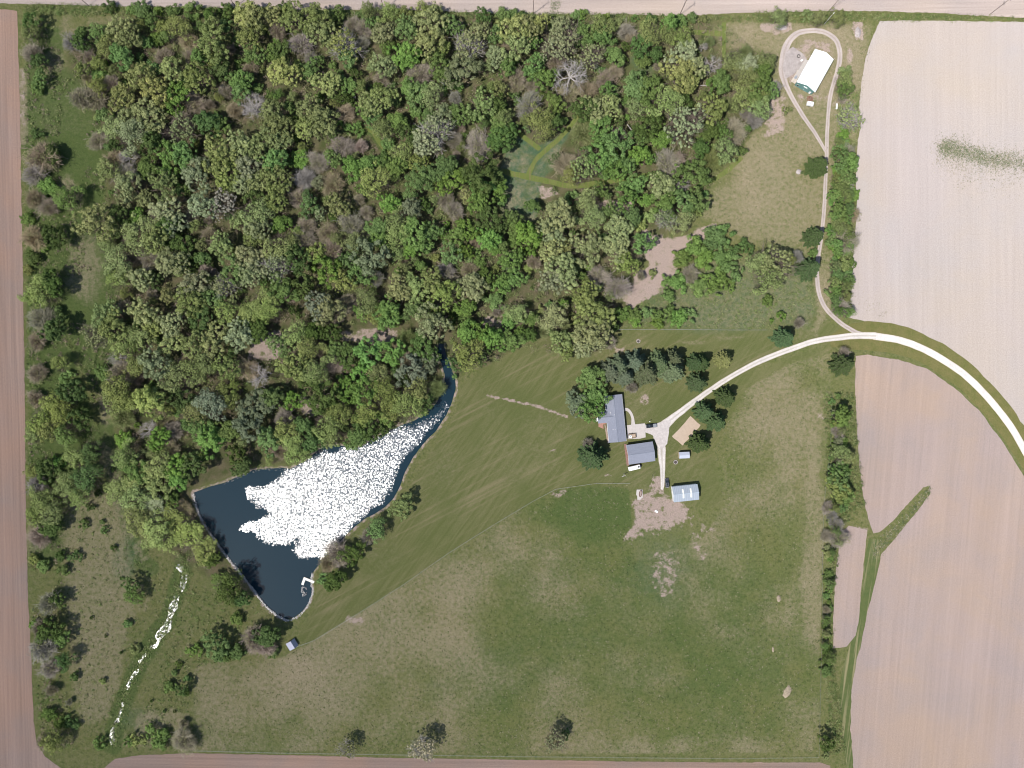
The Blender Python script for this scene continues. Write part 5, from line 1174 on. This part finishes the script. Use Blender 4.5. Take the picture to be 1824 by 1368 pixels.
def ex_white(r, L, Wd, h, rg):
    g = simple('green_siding', (.145,.27,.255), .6, .3, 0, .08)
    for s in (-1, 1): MB().box(-L/2-.62, L/2+.62, s*(Wd/2+.52), s*(Wd/2+.58), h-.2, h+.08).build('gutter', M['white'], r)
    MB().box(-L/2-.5, L/2+.5, -.12, .12, rg+.10, rg+.155).build('ridge_cap', M['white'], r)
    # sliding doors on both ends (local x+ end looks down-left)
    d = MB().box(L/2, L/2+.08, -1.9, 1.9, .03, 3.2).build('sliding_door', g, r); MB().box(L/2+.085, L/2+.12, -.12, .12, .9, 1.5).build('handle', M['white'], d)
    MB().box(L/2, L/2+.4, -1.0, 1.0, 3.55, 3.62).build('door_hood', M['white'], r)
    door(r, L/2, 3.6, 1.0, 2.1, '+x', M['white'])
    window(r, L/2, -3.7, 1.2, 1.0, .9, '+x')
    for x in (-5, 0, 5): window(r, x, -Wd/2, 1.4, 1.1, .9, '-y'); window(r, x, Wd/2, 1.4, 1.1, .9, '+y')
    door(r, -2.5, Wd/2, 3.6, 3.2, '+y', M['white'], 'overhead_door')
gable_building('white_barn', 'large white-roofed pole barn with green walls inside the lane loop', [(1451.8,87.6),(1419.2,146.4),(1451.8,164.1),(1484.9,105.4)], 4.2, 6.1, 0, simple('green_wall', (.13,.25,.235), .7, .3, 0, .1), ribbed('white_metal_roof', (.86,.87,.87), 'x', .9, .4), ov=.45, ove=.35, extras=ex_white, cat='barn')
sheet('barn_apron', [(1414,139),(1424,122),(1434,106),(1440,108),(1430,126),(1420,142)], 0.175, concrete)
sheet('barn_side_pad', [(1408.5,145),(1421,124),(1428,128),(1416,150)], 0.170, simple('side_pad', (.56,.49,.42), .95, .1, 0, .2, .7))
gable_building('garden_shed', 'small grey-roofed garden shed on the grass between sand court and fire ring', [(1209.4,805.3),(1227.8,804.8),(1228.4,815.8),(1210,817)], 2.2, 2.9, 0, M['tan'], ribbed('shed_roof', (.42,.45,.52), 'x', .5), ov=.15, ove=.15, cat='shed',
    extras=lambda r, L, Wd, h, rg: (door(r, 0, -Wd/2, 1.3, 1.9, '-y', M['white']), window(r, 1.7, -Wd/2, 1, .6, .6, '-y')))
# boathouse by the pond: long pale slope to the south-west, short steep slope in shade to the north-east
def boathouse():
    r = tag(empty('pond_shed', (*W(519.5,1149,2.2), 0), math.radians(-58.5)), 'small pale-roofed shed with one steep dark slope at the foot of the pond', 'shed')
    L, Wd = 4.2, 4.6; h = 2.0
    # local x along the ridge (down-right), local y to the upper right
    pr = [(-2.0,0),(2.0,0),(2.0,1.3),(1.0,3.2),(-2.0,2.1)]
    m = MB(); n = 5
    m.add([(-L/2+.2,y,z) for y,z in pr]+[(L/2-.2,y,z) for y,z in pr], [(4,3,2,1,0),(5,6,7,8,9)]+[(i,(i+1)%n,n+(i+1)%n,n+i) for i in range(n)]); m.build('wall', M['wood'], r)
    def slab(a, b, nm, mat):
        m = MB(); (y0,z0),(y1,z1) = a, b; m.add([(-L/2,y0,z0),(L/2,y0,z0),(L/2,y1,z1),(-L/2,y1,z1),(-L/2,y0,z0+.1),(L/2,y0,z0+.1),(L/2,y1,z1+.1),(-L/2,y1,z1+.1)],
            [(0,3,2,1),(4,5,6,7),(0,1,5,4),(1,2,6,5),(2,3,7,6),(3,0,4,7)]); m.build(nm, mat, r)
    slab((-2.35,2.02),(1.02,3.26),'roof', M['shingle2']); slab((1.025,3.26),(2.35,.85),'roof', M['shingle2'])
    door(r, 0, -2.0, 1.0, 1.8, '-y', M['white'])
boathouse()

# ---------------------------------------------------------------- vehicles
def wheel(parent, x, y, r=.36, w=.25):
    a = MB().tube((x,y-w/2,r),(x,y+w/2,r), r, n=20); ty = a.build('wheel', M['rubber'], parent)
    MB().tube((x,y-w/2-.01,r),(x,y+w/2+.01,r), r*.55, n=14).build('rim', M['galv'], ty)
def car_paint(name, col): return NT(name).principled(col, .28, .6, .2, **{'Coat Weight': .6, 'Coat Roughness': .08})
def loft(sections):
    """sections: (x, [(y,z)...]) closed loops -> skin"""
    m = MB(); n = len(sections[0][1]); vs = [(x,y,z) for x, loop in sections for y, z in loop]; fs = []
    for i in range(len(sections)-1):
        for k in range(n): fs.append((i*n+k, i*n+(k+1)%n, (i+1)*n+(k+1)%n, (i+1)*n+k))
    fs.append(tuple(range(n-1,-1,-1))); fs.append(tuple((len(sections)-1)*n+k for k in range(n)))
    return m.add(vs, fs)
def body_loop(hw, z0, z1, c=.12): return [(-hw+c,z0),(hw-c,z0),(hw,z0+c),(hw,z1-c),(hw-c,z1),(-hw+c,z1),(-hw,z1-c),(-hw,z0+c)]
def pickup():
    r = tag(empty('pickup_truck', (*W(1160.3,758.4,.9), 0), math.radians(186)), 'black pickup truck with a grey bed cover parked at the end of the gravel drive', 'pickup truck')
    bp = car_paint('black_car_paint', (.012,.014,.017)); hw = .97
    loft([(-2.8,body_loop(hw-.05,.45,1.02)),(-2.7,body_loop(hw,.4,1.08)),(1.35,body_loop(hw,.4,1.08)),(2.5,body_loop(hw,.42,1.02)),(2.85,body_loop(hw-.12,.5,.86))]).build('body', bp, r, .03)
    loft([(-.75,body_loop(.86,1.085,1.2,.05)),(-.45,body_loop(.76,1.1,1.80,.08)),(.75,body_loop(.76,1.1,1.82,.08)),(1.40,body_loop(.86,1.085,1.16,.03))]).build('cab', bp, r, .03)
    loft([(.84,body_loop(.74,1.70,1.74,.01)),(1.46,body_loop(.80,1.14,1.18,.01))]).build('windscreen', M['glass'], r)
    loft([(-.86,body_loop(.78,1.14,1.18,.01)),(-.53,body_loop(.68,1.68,1.72,.01))]).build('rear_window', M['glass'], r)
    for s in (-1,1): MB().add([(-.4,s*.83,1.25),(1.1,s*.83,1.25),(.75,s*.775,1.68),(-.3,s*.775,1.68),(-.4,s*.85,1.25),(1.1,s*.85,1.25),(.75,s*.795,1.68),(-.3,s*.795,1.68)],[(0,1,2,3),(7,6,5,4),(0,4,5,1),(1,5,6,2),(2,6,7,3),(3,7,4,0)]).build('side_window', M['glass'], r)
    MB().box(-2.66,-.82,-.86,.86,1.085,1.13).build('bed_cover', simple('bed_cover_vinyl', (.22,.23,.25), .6, .3, 0, .05), r, .02)
    for x in (-1.85, 1.9):
        for y in (-.88, .88): wheel(r, x, y, .39)
    for y in (-.68,.68): MB().box(2.76,2.88,y-.17,y+.17,.72,.86).build('headlight', M['white'], r); MB().box(-2.83,-2.79,y-.1+(.12 if y>0 else -.12),y+.1+(.12 if y>0 else -.12),.72,1.0).build('tail_light', M['redside'], r)
    MB().box(2.8,2.95,-.9,.9,.42,.62).build('bumper', M['galv'], r); MB().box(-2.96,-2.8,-.9,.9,.42,.6).build('bumper', M['galv'], r)
    for s in (-1,1): MB().box(1.0,1.18,s*1.0-.1,s*1.0+.1,1.15,1.32).build('mirror', M['blackmetal'], r)
pickup()
def suv():
    r = tag(empty('parked_car', (*W(1188.4,860.2,.9), 0), math.radians(93)), 'dark grey estate car parked on the dirt at the corner of the metal shed', 'car')
    bp = car_paint('dark_grey_car_paint', (.055,.052,.062)); hw = .93
    loft([(-2.4,body_loop(hw-.08,.45,.95)),(-2.2,body_loop(hw,.36,1.02)),(1.0,body_loop(hw,.36,1.02)),(2.0,body_loop(hw-.02,.38,.9)),(2.4,body_loop(hw-.16,.45,.74))]).build('body', bp, r, .03)
    loft([(-2.3,body_loop(.82,1.025,1.12,.05)),(-1.85,body_loop(.70,1.04,1.62,.08)),(.2,body_loop(.70,1.04,1.66,.08)),(1.15,body_loop(.82,1.03,1.10,.03))]).build('cabin', bp, r, .03)
    loft([(.30,body_loop(.66,1.57,1.61,.01)),(1.20,body_loop(.76,1.09,1.13,.01))]).build('windscreen', M['glass'], r)
    loft([(-2.36,body_loop(.74,1.10,1.14,.01)),(-1.93,body_loop(.62,1.54,1.58,.01))]).build('rear_window', M['glass'], r)
    MB().box(-1.0,-.2,-.4,.4,1.665,1.69).build('sunroof', M['glass'], r)
    for s in (-1,1):
        MB().add([(-1.9,s*.80,1.16),(.85,s*.80,1.16),(.3,s*.725,1.56),(-1.75,s*.725,1.56),(-1.9,s*.82,1.16),(.85,s*.82,1.16),(.3,s*.745,1.56),(-1.75,s*.745,1.56)],[(0,1,2,3),(7,6,5,4),(0,4,5,1),(1,5,6,2),(2,6,7,3),(3,7,4,0)]).build('side_window', M['glass'], r)
        MB().box(-1.7,.1,s*.6-.02,s*.6+.02,1.68,1.72).build('roof_rail', M['galv'], r)
        MB().box(.75,.9,s*.98-.08,s*.98+.08,1.05,1.2).build('mirror', M['blackmetal'], r)
    for x in (-1.45, 1.5):
        for y in (-.82, .82): wheel(r, x, y, .34)
    for y in (-.6,.6): MB().box(2.3,2.42,y-.16,y+.16,.62,.74).build('headlight', M['white'], r); MB().box(-2.44,-2.38,y-.1,y+.1,.7,.95).build('tail_light', M['redside'], r)
    MB().box(-2.52,-2.4,-.8,.8,.42,.62).build('bumper', M['white'], r)
suv()
def camper():
    r = tag(empty('travel_trailer', (*W(1130.2,832.8,1.4), 0), math.radians(13.5)), 'white caravan with a black tow bar parked along the garage wall', 'caravan')
    hw = 1.08
    loft([(-3.2,body_loop(hw-.1,.7,1.9,.2)),(-2.95,body_loop(hw,.5,2.5,.22)),(2.7,body_loop(hw,.5,2.5,.22)),(3.05,body_loop(hw-.1,.7,1.8,.2))]).build('body', M['white'], r, .05)
    for x in (-1.2, 1.3): MB().box(x-.2,x+.2,-.2,.2,2.505,2.66).build('roof_vent', simple('vent_grey', (.45,.45,.45)) if 'vent_grey' not in bpy.data.materials else bpy.data.materials['vent_grey'], r, .02)
    MB().box(1.6,2.5,-.4,.4,2.503,2.55).build('roof_hatch', M['blackmetal'], r)
    tg = MB().tube((3.0,-.8,.5),(4.1,0,.5),.07); tg.tube((3.0,.8,.5),(4.1,0,.5),.07); tg.build('tow_bar', M['blackmetal'], r)
    MB().tube((3.45,-.22,.5),(3.45,-.22,1.15),.2,n=14).build('gas_bottle', M['blackmetal'], r); MB().tube((3.45,.22,.5),(3.45,.22,1.15),.2,n=14).build('gas_bottle', M['blackmetal'], r)
    for y in (-1.0,1.0): wheel(r, -.45, y, .34); wheel(r, .35, y, .34)
    window(r, -1.8, -hw, 1.3, 1.1, .6, '-y', M['blackmetal']); window(r, .3, hw, 1.3, 1.1, .6, '+y', M['blackmetal']); door(r, 1.7, -hw, .65, 1.9, '-y', M['white'])
camper()
def cart():
    r = tag(empty('utility_trailer', (*W(1126.3,776.2,.6), 0), math.radians(6)), 'black-framed flatbed utility trailer parked on the concrete pad', 'trailer')
    MB().box(-1.9,1.9,-1.05,1.05,.55,.66).build('deck', M['wood'], r)
    f = MB()
    for a in ((-1.95,1.95,-1.12,-1.055),(-1.95,1.95,1.055,1.12),(1.905,1.95,-1.05,1.05),(-1.95,-1.905,-1.05,1.05)): f.box(*a,.5,.95)
    f.build('side_rail', M['blackmetal'], r)
    MB().tube((-1.9,0,.5),(-2.7,0,.5),.05).build('tow_bar', M['blackmetal'], r)
    for y in (-1.28,1.28): wheel(r, .1, y, .33, .2)
    b = empty('plastic_tank', (*W(1122.5,777.6,.9), .665), math.radians(6)); tag(b, 'white plastic water tank on the left of the flatbed trailer', 'tank')
    loft([(-.75,body_loop(.62,.03,.62,.2)),(-.7,body_loop(.7,0,.75,.2)),(.7,body_loop(.7,0,.75,.2)),(.75,body_loop(.62,.03,.62,.2))]).build('body', M['white'], b, .04)
    MB().tube((0,0,.752),(0,0,.85),.2,n=14).build('lid', M['blackmetal'], b)
    c = tag(empty('crate', (*W(1128.6,775.9,.9), .665), math.radians(6)), 'tan slatted crate in the middle of the flatbed trailer', 'crate')
    m = MB()
    for k in range(6): m.box(-.8+k*.27,-.58+k*.27,-.7,.7,.40,.44)
    m.build('lid', M['tan'], c); MB().box(-.8,.79,-.7,-.62,0,.396).box(-.8,.79,.62,.7,0,.396).box(-.8,-.72,-.615,.615,0,.396).box(.71,.79,-.615,.615,0,.396).build('side', M['wood'], c)
    MB()
cart()

# ---------------------------------------------------------------- small things in the yards
def dock():
    r = tag(empty('dock', (*W(541.5,1029.5), 0), 0), 'white L-shaped floating dock at the lower right bank of the pond', 'dock')
    a = Vector(W(542.5,1030.6,.2))-Vector(r.location[:2]); e = Vector(W(559.5,1037.2,.2))-Vector(r.location[:2]); d = Vector(W(538.4,1041.8,.2))-Vector(r.location[:2])
    pm = simple('dock_boards', (.80,.77,.69), .8, .2, 0, .06, 2)
    def plank(p, q, w, nm, z0):
        u = (q-p).normalized(); n = Vector((-u.y, u.x)); L = (q-p).length; m = MB(); k = int(L/.22)
        for i in range(k):
            s0 = p+u*(i*L/k); s1 = p+u*((i+1)*L/k-.02); m.hull2([(*(s0-n*w),z0),(*(s1-n*w),z0),(*(s1+n*w),z0),(*(s0+n*w),z0)], [(*(s0-n*w),z0+.06),(*(s1-n*w),z0+.06),(*(s1+n*w),z0+.06),(*(s0+n*w),z0+.06)])
        m.build(nm, pm, r)
    u = (e-a).normalized()
    plank(a-u*.6, e, .62, 'gangway', .12); plank(a+(d-a).normalized()*.64, d, .62, 'platform', .12)
    for p in (a, e-u*2, d, (a+d)/2): MB().tube((p.x+.7,p.y-.1,-1.4),(p.x+.7,p.y-.1,.45),.06).build('post', M['galv'], r)
dock()
def riprap():
    pts = []
    line = [(344,880),(350,905),(358,925),(370,945),(386,968),(402,990),(420,1012),(436,1032),(452,1052),(465,1070),(480,1086),(497,1099),(511,1105),(528,1100),(542,1089),(551,1074),(557,1055),(555,1036),(557,1022)]
    for p in catmull(line, 60):
        for _ in range(2):
            if frng.random() < .75: pts.append((p[0]+frng.gauss(0,1.0), p[1]+frng.gauss(0,1.0), frng.uniform(.10,.46)))
    for p in catmull([(400,861),(425,850),(450,840),(480,835),(515,837),(545,822),(575,798)], 12): pts.append((p[0]+frng.gauss(0,1.2), p[1]+frng.gauss(0,1.2), frng.uniform(.12,.3)))
    for _ in range(34): pts.append((frng.uniform(536,546), frng.uniform(1045,1062), frng.uniform(.2,.4)))
    V = []; F = []
    ico = [(0,0,1),(.89,0,.45),(.28,.85,.45),(-.72,.53,.45),(-.72,-.53,.45),(.28,-.85,.45),(.72,.53,-.45),(-.28,.85,-.45),(-.89,0,-.45),(-.28,-.85,-.45),(.72,-.53,-.45),(0,0,-1)]
    fi = [(0,1,2),(0,2,3),(0,3,4),(0,4,5),(0,5,1),(1,6,2),(2,7,3),(3,8,4),(4,9,5),(5,10,1),(6,7,2),(7,8,3),(8,9,4),(9,10,5),(10,6,1),(11,7,6),(11,8,7),(11,9,8),(11,10,9),(11,6,10)]
    for x, y, s in pts:
        wx_, wy_ = W(x, y); b = len(V)
        for v in ico: k = s*frng.uniform(.75,1.15); V.append((wx_+v[0]*k, wy_+v[1]*k, -.32+v[2]*k*.7+s*.3))
        F += [(b+i,b+j,b+k_) for i,j,k_ in fi]
    me = mesh_np('shore_stones', V, F, [simple('limestone', (.58,.56,.54), .8, .4, 0, .5, 1.5)])
    tag(link(bpy.data.objects.new('shore_stones', me)), 'pale limestone riprap lining the lower edges of the pond', 'stones', kind='stuff')
riprap()
def ring(name, label, px, py, rad, mat, fillm, n=14, cat='fire ring'):
    r = tag(empty(name, (*W(px, py), 0)), label, cat); m = MB()
    for i in range(n):
        a = 6.283*i/n; c = Vector((math.cos(a)*rad, math.sin(a)*rad)); u = Vector((-math.sin(a), math.cos(a))); v = Vector((math.cos(a), math.sin(a))); L = rad*2.9/n
        m.hull2([(*(c-u*L-v*.16),0.02),(*(c+u*L-v*.16),.02),(*(c+u*L+v*.16),.02),(*(c-u*L+v*.16),.02)], [(*(c-u*L*.9-v*.13),.32),(*(c+u*L*.9-v*.13),.32),(*(c+u*L*.9+v*.13),.32),(*(c-u*L*.9+v*.13),.32)])
    m.build('stone_ring', mat, r); MB().tube((0,0,.01),(0,0,.10),rad*.82,n=20).build('ash_bed', fillm, r)
ash = simple('ash', (.10,.085,.08), 1, .05, 0, .3); stone = simple('ring_stone', (.46,.42,.39), .9, .1, 0, .2)
ring('fire_ring', 'stone fire ring on the grass left of the small garden shed', 1203.3, 823.2, .95, stone, ash)
ring('flower_ring', 'small round stone bed in the long lawn above the spruces', 1137, 608, .8, stone, ash, cat='flower bed')
def pole(name, label, px, py, h, mat, arms, rad=.16, cat='utility pole', group=None, lamp=False, rz=0.0):
    r = tag(empty(name, (*W(px, py), 0), rz), label, cat, group)
    MB().tube((0,0,-.3),(0,0,h),rad,rad*.65,n=10).build('pole', mat, r)
    for z, w in arms:
        a = MB().box(-.06,.06,-w/2,w/2,z,z+.14).build('crossarm', mat, r)
        for y in (-w*.45, -w*.2, w*.2, w*.45): MB().tube((0,y,z+.141),(0,y,z+.34),.06,n=8).build('insulator', M['galv'], a)
    if lamp:
        MB().tube((0,0,h-.3),(1.4,0,h+.1),.05).build('arm', M['galv'], r); MB().box(1.2,1.9,-.18,.18,h+.02,h+.2).build('lamp', M['white'], r, .03)
dk = simple('creosoted_wood', (.075,.055,.045), .9, .1, 0, .2)
for i, (x, y) in enumerate(((158,10.5),(420,12),(684.6,16.5),(949.3,25.5),(1210.3,27.5),(1477,19),(1762,26.5))):
    lab = ['far left','second from left','third from left','beside the weedy gap','right of centre','behind the barn','far right'][i]
    pole('utility_pole', 'tall dark wooden power pole at the top field edge, '+lab, x, y, 15.8, dk, ((15.2,2.4),(10.5,1.6)), .17 if i < 5 else .12, group='power poles along the top field')
pole('yard_light', 'white yard light on a steel pole above the lane loop', 1468, 43, 8.4, M['white'], (), .11, 'street lamp', lamp=True, rz=math.radians(48))
pole('lamp_post', 'short black lamp post on the grass above the pickup truck', 1156.0, 750.6, 1.9, M['blackmetal'], (), .07, 'lamp post')
MB().box(-.2,.2,-.2,.2,1.9,2.3).build('lantern', M['white'], bpy.data.objects['lamp_post'])
pole('clothes_pole', 'thin lone post on the lawn left of the yard lane', 1161, 846, 3.4, M['blackmetal'], ((3.1,1.2),), .06, 'post')
def tank():
    r = tag(empty('propane_tank', (*W(1490.3,189.5,.7), 0), math.radians(86)), 'white propane tank lying beside the farm lane', 'tank')
    secs = []
    for x, q in ((-1.55,.12),(-1.45,.32),(-1.25,.45),(1.25,.45),(1.45,.32),(1.55,.12)): secs.append((x, [(math.cos(a)*q, .85+math.sin(a)*q) for a in [6.283*k/14 for k in range(14)]]))
    loft(secs).build('vessel', M['white'], r); MB().tube((0,0,1.3),(0,0,1.48),.16,n=12).build('valve_dome', M['white'], r)
    for x in (-.9,.9): MB().box(x-.1,x+.1,-.4,.4,.0,.45).build('saddle', M['galv'], r)
tank()
def heap(name, label, px, py, rx, ry, h, mat, seed, cat, rz=0.0, n=18):
    q = random.Random(seed); r = MB(); rings = 5; vs = []; fs = []
    for i in range(rings):
        f = 1-i/rings
        for k in range(n):
            a = 6.283*k/n; j = q.uniform(.85,1.12); vs.append((math.cos(a)*rx*f*j, math.sin(a)*ry*f*j, h*(1-f*f)*q.uniform(.9,1.1)-(.05 if i == 0 else 0)))
    vs.append((0,0,h))
    for i in range(rings-1):
        for k in range(n): fs.append((i*n+k, i*n+(k+1)%n, (i+1)*n+(k+1)%n, (i+1)*n+k))
    for k in range(n): fs.append(((rings-1)*n+k, (rings-1)*n+(k+1)%n, rings*n))
    r.add(vs, fs); o = r.build(name, mat); o.location = (*W(px,py), 0); o.rotation_euler = (0,0,rz); tag(o, label, cat)
straw = simple('old_straw', (.33,.27,.20), 1, .05, 0, .2); rub = simple('rubble', (.50,.44,.42), 1, .05, 0, .3, 2)
heap('hay_mound', 'largest tan hay mound, curved, near the right edge of the pasture', 1402, 1233, 1.9, 3.6, .7, straw, 1, 'mound', math.radians(-25))
heap('hay_mound', 'tan hay mound highest up in the right of the pasture', 1387, 1066.5, 1.1, 1.9, .6, straw, 2, 'mound')
heap('hay_mound', 'smallest pale hay mound, left edge of the bare pasture right side', 1377, 1157, .6, 1.5, .4, straw, 3, 'mound')
heap('rubble_heap', 'grey rubble heap on the pale bare patch left of the yard light', 1392, 49, 3.0, 1.4, .9, rub, 4, 'heap'); heap('rubble_heap', 'low rubble heap on the bare patch right of the lane loop', 1528, 58, 1.6, 3.0, .8, rub, 5, 'heap')
heap('rubble_heap', 'small rubble heap left of the wide spruce on the farm lane', 1423, 306, 1.5, 1.4, .6, rub, 6, 'heap')
# concrete pad with an oval stock tank; scrap on the dirt; other yard oddments
sheet('stock_pad', [(1134,872),(1144.6,872),(1145,886),(1141,889),(1141,890.5),(1135.2,890),(1135,884),(1133,881)], 0.18, concrete)
t = tag(empty('stock_tank', (*W(1140.6,879), 0.18), math.radians(82)), 'oval brown-rimmed stock tank on the concrete pad by the pasture corner', 'trough')
m = MB(); n = 24; rt = simple('rusty_rim', (.16,.085,.065), .8, .2, 0, .3)
ou = [(math.cos(6.283*k/n)*1.75, math.sin(6.283*k/n)*.72) for k in range(n)]; inn = [(x*.84, y*.70) for x, y in ou]
vs = [(x,y,0) for x,y in ou]+[(x,y,.6) for x,y in ou]+[(x,y,.6) for x,y in inn]+[(x,y,.08) for x,y in inn]
fs = [(k,(k+1)%n,n+(k+1)%n,n+k) for k in range(n)]+[(n+k,n+(k+1)%n,2*n+(k+1)%n,2*n+k) for k in range(n)]+[(2*n+k,2*n+(k+1)%n,3*n+(k+1)%n,3*n+k) for k in range(n)]+[tuple(3*n+k for k in range(n))]
m.add(vs, fs).build('trough', rt, t); MB().prism([(x*.985,y*.985) for x,y in inn], .30, .42).build('water', NT('trough_water').principled((.30,.24,.21), .3, .4), t)
def scrap(name, label, px, py, rz, mat, sz, cat, z=.1):
    r = tag(empty(name, (*W(px,py), z), rz), label, cat); q = random.Random(int(px)); 
    for k in range(3):
        m = MB(); L = sz*(1-.2*k); w = sz*.28; a = q.uniform(-.6,.6); c, s = math.cos(a), math.sin(a); z0 = .05+k*.22
        P = [(-L/2,-w),(L/2,-w),(L/2,w),(-L/2,w)]; P = [(x*c-y*s, x*s+y*c) for x,y in P]
        m.hull2([(x,y,z0+(.10 if i in (1,2) else 0)) for i,(x,y) in enumerate(P)], [(x,y,z0+.05+(.10 if i in (1,2) else 0)) for i,(x,y) in enumerate(P)]); m.build('sheet', mat, r)
scrap('scrap_pile', 'bright white sheets of scrap metal lying on the dirt yard', 1169, 911, math.radians(-50), M['white'], 1.7, 'scrap')
scrap('scrap_pile', 'pale boards and scrap left of the white barn', 1428, 108, math.radians(30), M['white'], 1.3, 'scrap')
scrap('scrap_pile', 'grey boards beside the lower left corner of the white barn', 1417, 138, math.radians(60), M['galv'], 1.8, 'scrap')
ring('tractor_tyre', 'dark tractor tyre lying on the gravel left of the white barn', 1422.3, 100.3, .75, M['rubber'], ash, 22, 'tyre')
def implement():
    r = tag(empty('farm_implement', (*W(1442.5,175.8,.5), 0), math.radians(-8)), 'rusty red harrow standing below the green gable of the barn', 'implement')
    red = simple('rusty_red_paint', (.30,.085,.075), .7, .3, 0, .3)
    m = MB()
    for y in (-1.0,-.3,.4,1.0): m.box(-1.3,1.3,y-.07,y+.07,.6,.72)
    for x in (-1.3,-.4,.5,1.3): m.box(x-.06,x+.06,-1.1,1.1,.725,.84)
    m.build('frame', red, r)
    for x in (-1.1,-.4,.3,1.0): MB().tube((x,-1.1,.3),(x+.05,1.0,.3),.04).build('axle', M['blackmetal'], r)
    for y in (-1.25,1.25): wheel(r, 0, y, .32, .16)
    MB().tube((-1.3,0,.66),(-2.9,0,.5),.06).build('drawbar', M['blackmetal'], r)
implement()
def box_trailer():
    r = tag(empty('box_trailer', (*W(1442.8,185.2,.9), 0), math.radians(-12)), 'small white camper trailer parked below the white barn', 'trailer')
    loft([(-1.7,body_loop(.9,.5,1.4,.1)),(-1.5,body_loop(1.0,.4,1.9,.12)),(1.5,body_loop(1.0,.4,1.9,.12)),(1.75,body_loop(.9,.5,1.3,.1))]).build('body', M['white'], r, .04)
    MB().box(-.3,.3,-.3,.3,1.905,2.02).build('roof_vent', M['galv'], r, .02); MB().tube((1.7,0,.45),(2.6,0,.45),.06).build('tow_bar', M['blackmetal'], r)
    for y in (-.98,.98): wheel(r, -.1, y, .32, .2)
box_trailer()
# fallen trunks in the wood
def log(label, x0, y0, x1, y1, rad):
    h = 2.2; a = Vector((*W(x0,y0,h), .35)); b = Vector((*W(x1,y1,h), 1.2)); r = tag(empty('fallen_log', a), label, 'log'); d = b-a
    MB().tube((0,0,h), (d.x, d.y, h+.3), rad, rad*.55, 9).build('stem', M['deadwood'], r)
    for k in (.45, .7, .88):
        n = Vector((-d.y, d.x, 0)).normalized()*(1.4 if k < .8 else -1.1); p = d*k
        MB().tube((p.x,p.y,h+.2),(p.x+n.x+d.x*.12,p.y+n.y+d.y*.12,h+.9),rad*.3,rad*.12,6).build('branch_stub', M['deadwood'], r)
log('long white fallen trunk in the upper centre of the wood', 608, 182, 634, 173, .28)
log('thick short grey fallen log under the trees, upper right of centre', 781, 143, 793, 153, .42)
log('bleached fallen trunk near the centre of the upper wood', 671, 142, 680, 149, .25)
log('pale fallen branches in the gap of the right-hand wood', 1117, 222, 1127, 236, .25)
log('pair of pale logs among bright shrubs low in the right wood', 1172, 262, 1181, 257, .25)
log('white fallen log in the clearing near the dead tree by the meadow', 1246, 153, 1258, 153, .22)
log('thin white leaning trunk over the neck of the pond', 760, 702, 772, 682, .16)
log('white curved log on the lawn below the garage', 1107.6, 848.6, 1114.6, 846.4, .2)
# fences: posts and two wires
def fence(label, line, sp=9.0, hgt=1.2):
    pts = [Vector(W(*p)) for p in line]; r = tag(empty('wire_fence', (*pts[0], 0)), label, 'fence'); o = pts[0]
    proto = None; w = MB()
    for a, b in zip(pts[:-1], pts[1:]):
        n = max(1, round((b-a).length/sp))
        for k in range(n):
            p = a+(b-a)*k/n-o
            if proto is None: proto = MB().tube((0,0,-.3),(0,0,hgt),.08,n=6).build('post', M['wood'], r); q = proto
            else: q = link(proto.copy(), r)
            q.location = (p.x, p.y, 0)
        for z in (.5,.85,1.12): w.tube((*(a-o),z), (*(b-o),z), .012, n=3)
    w.build('wire', M['galv'], r)
fence('wire fence between the mown lawn and the pasture', [(522,1154),(560,1140),(640,1091),(720,1040),(800,984),(880,934),(950,892),(990,871),(1060,861),(1122,861)])
fence('wire fence down the right side of the pasture', [(1481,700),(1478,800),(1466,900),(1464,1000),(1464,1120),(1461,1200),(1458,1345)])
fence('wire fence along the bottom of the pasture', [(345,1336),(500,1340),(700,1343),(900,1346),(1100,1348),(1300,1350),(1458,1348)])
fence('wire fence beside the strip of brush above the lawn', [(1100,587),(1200,587),(1300,588),(1366,588)])
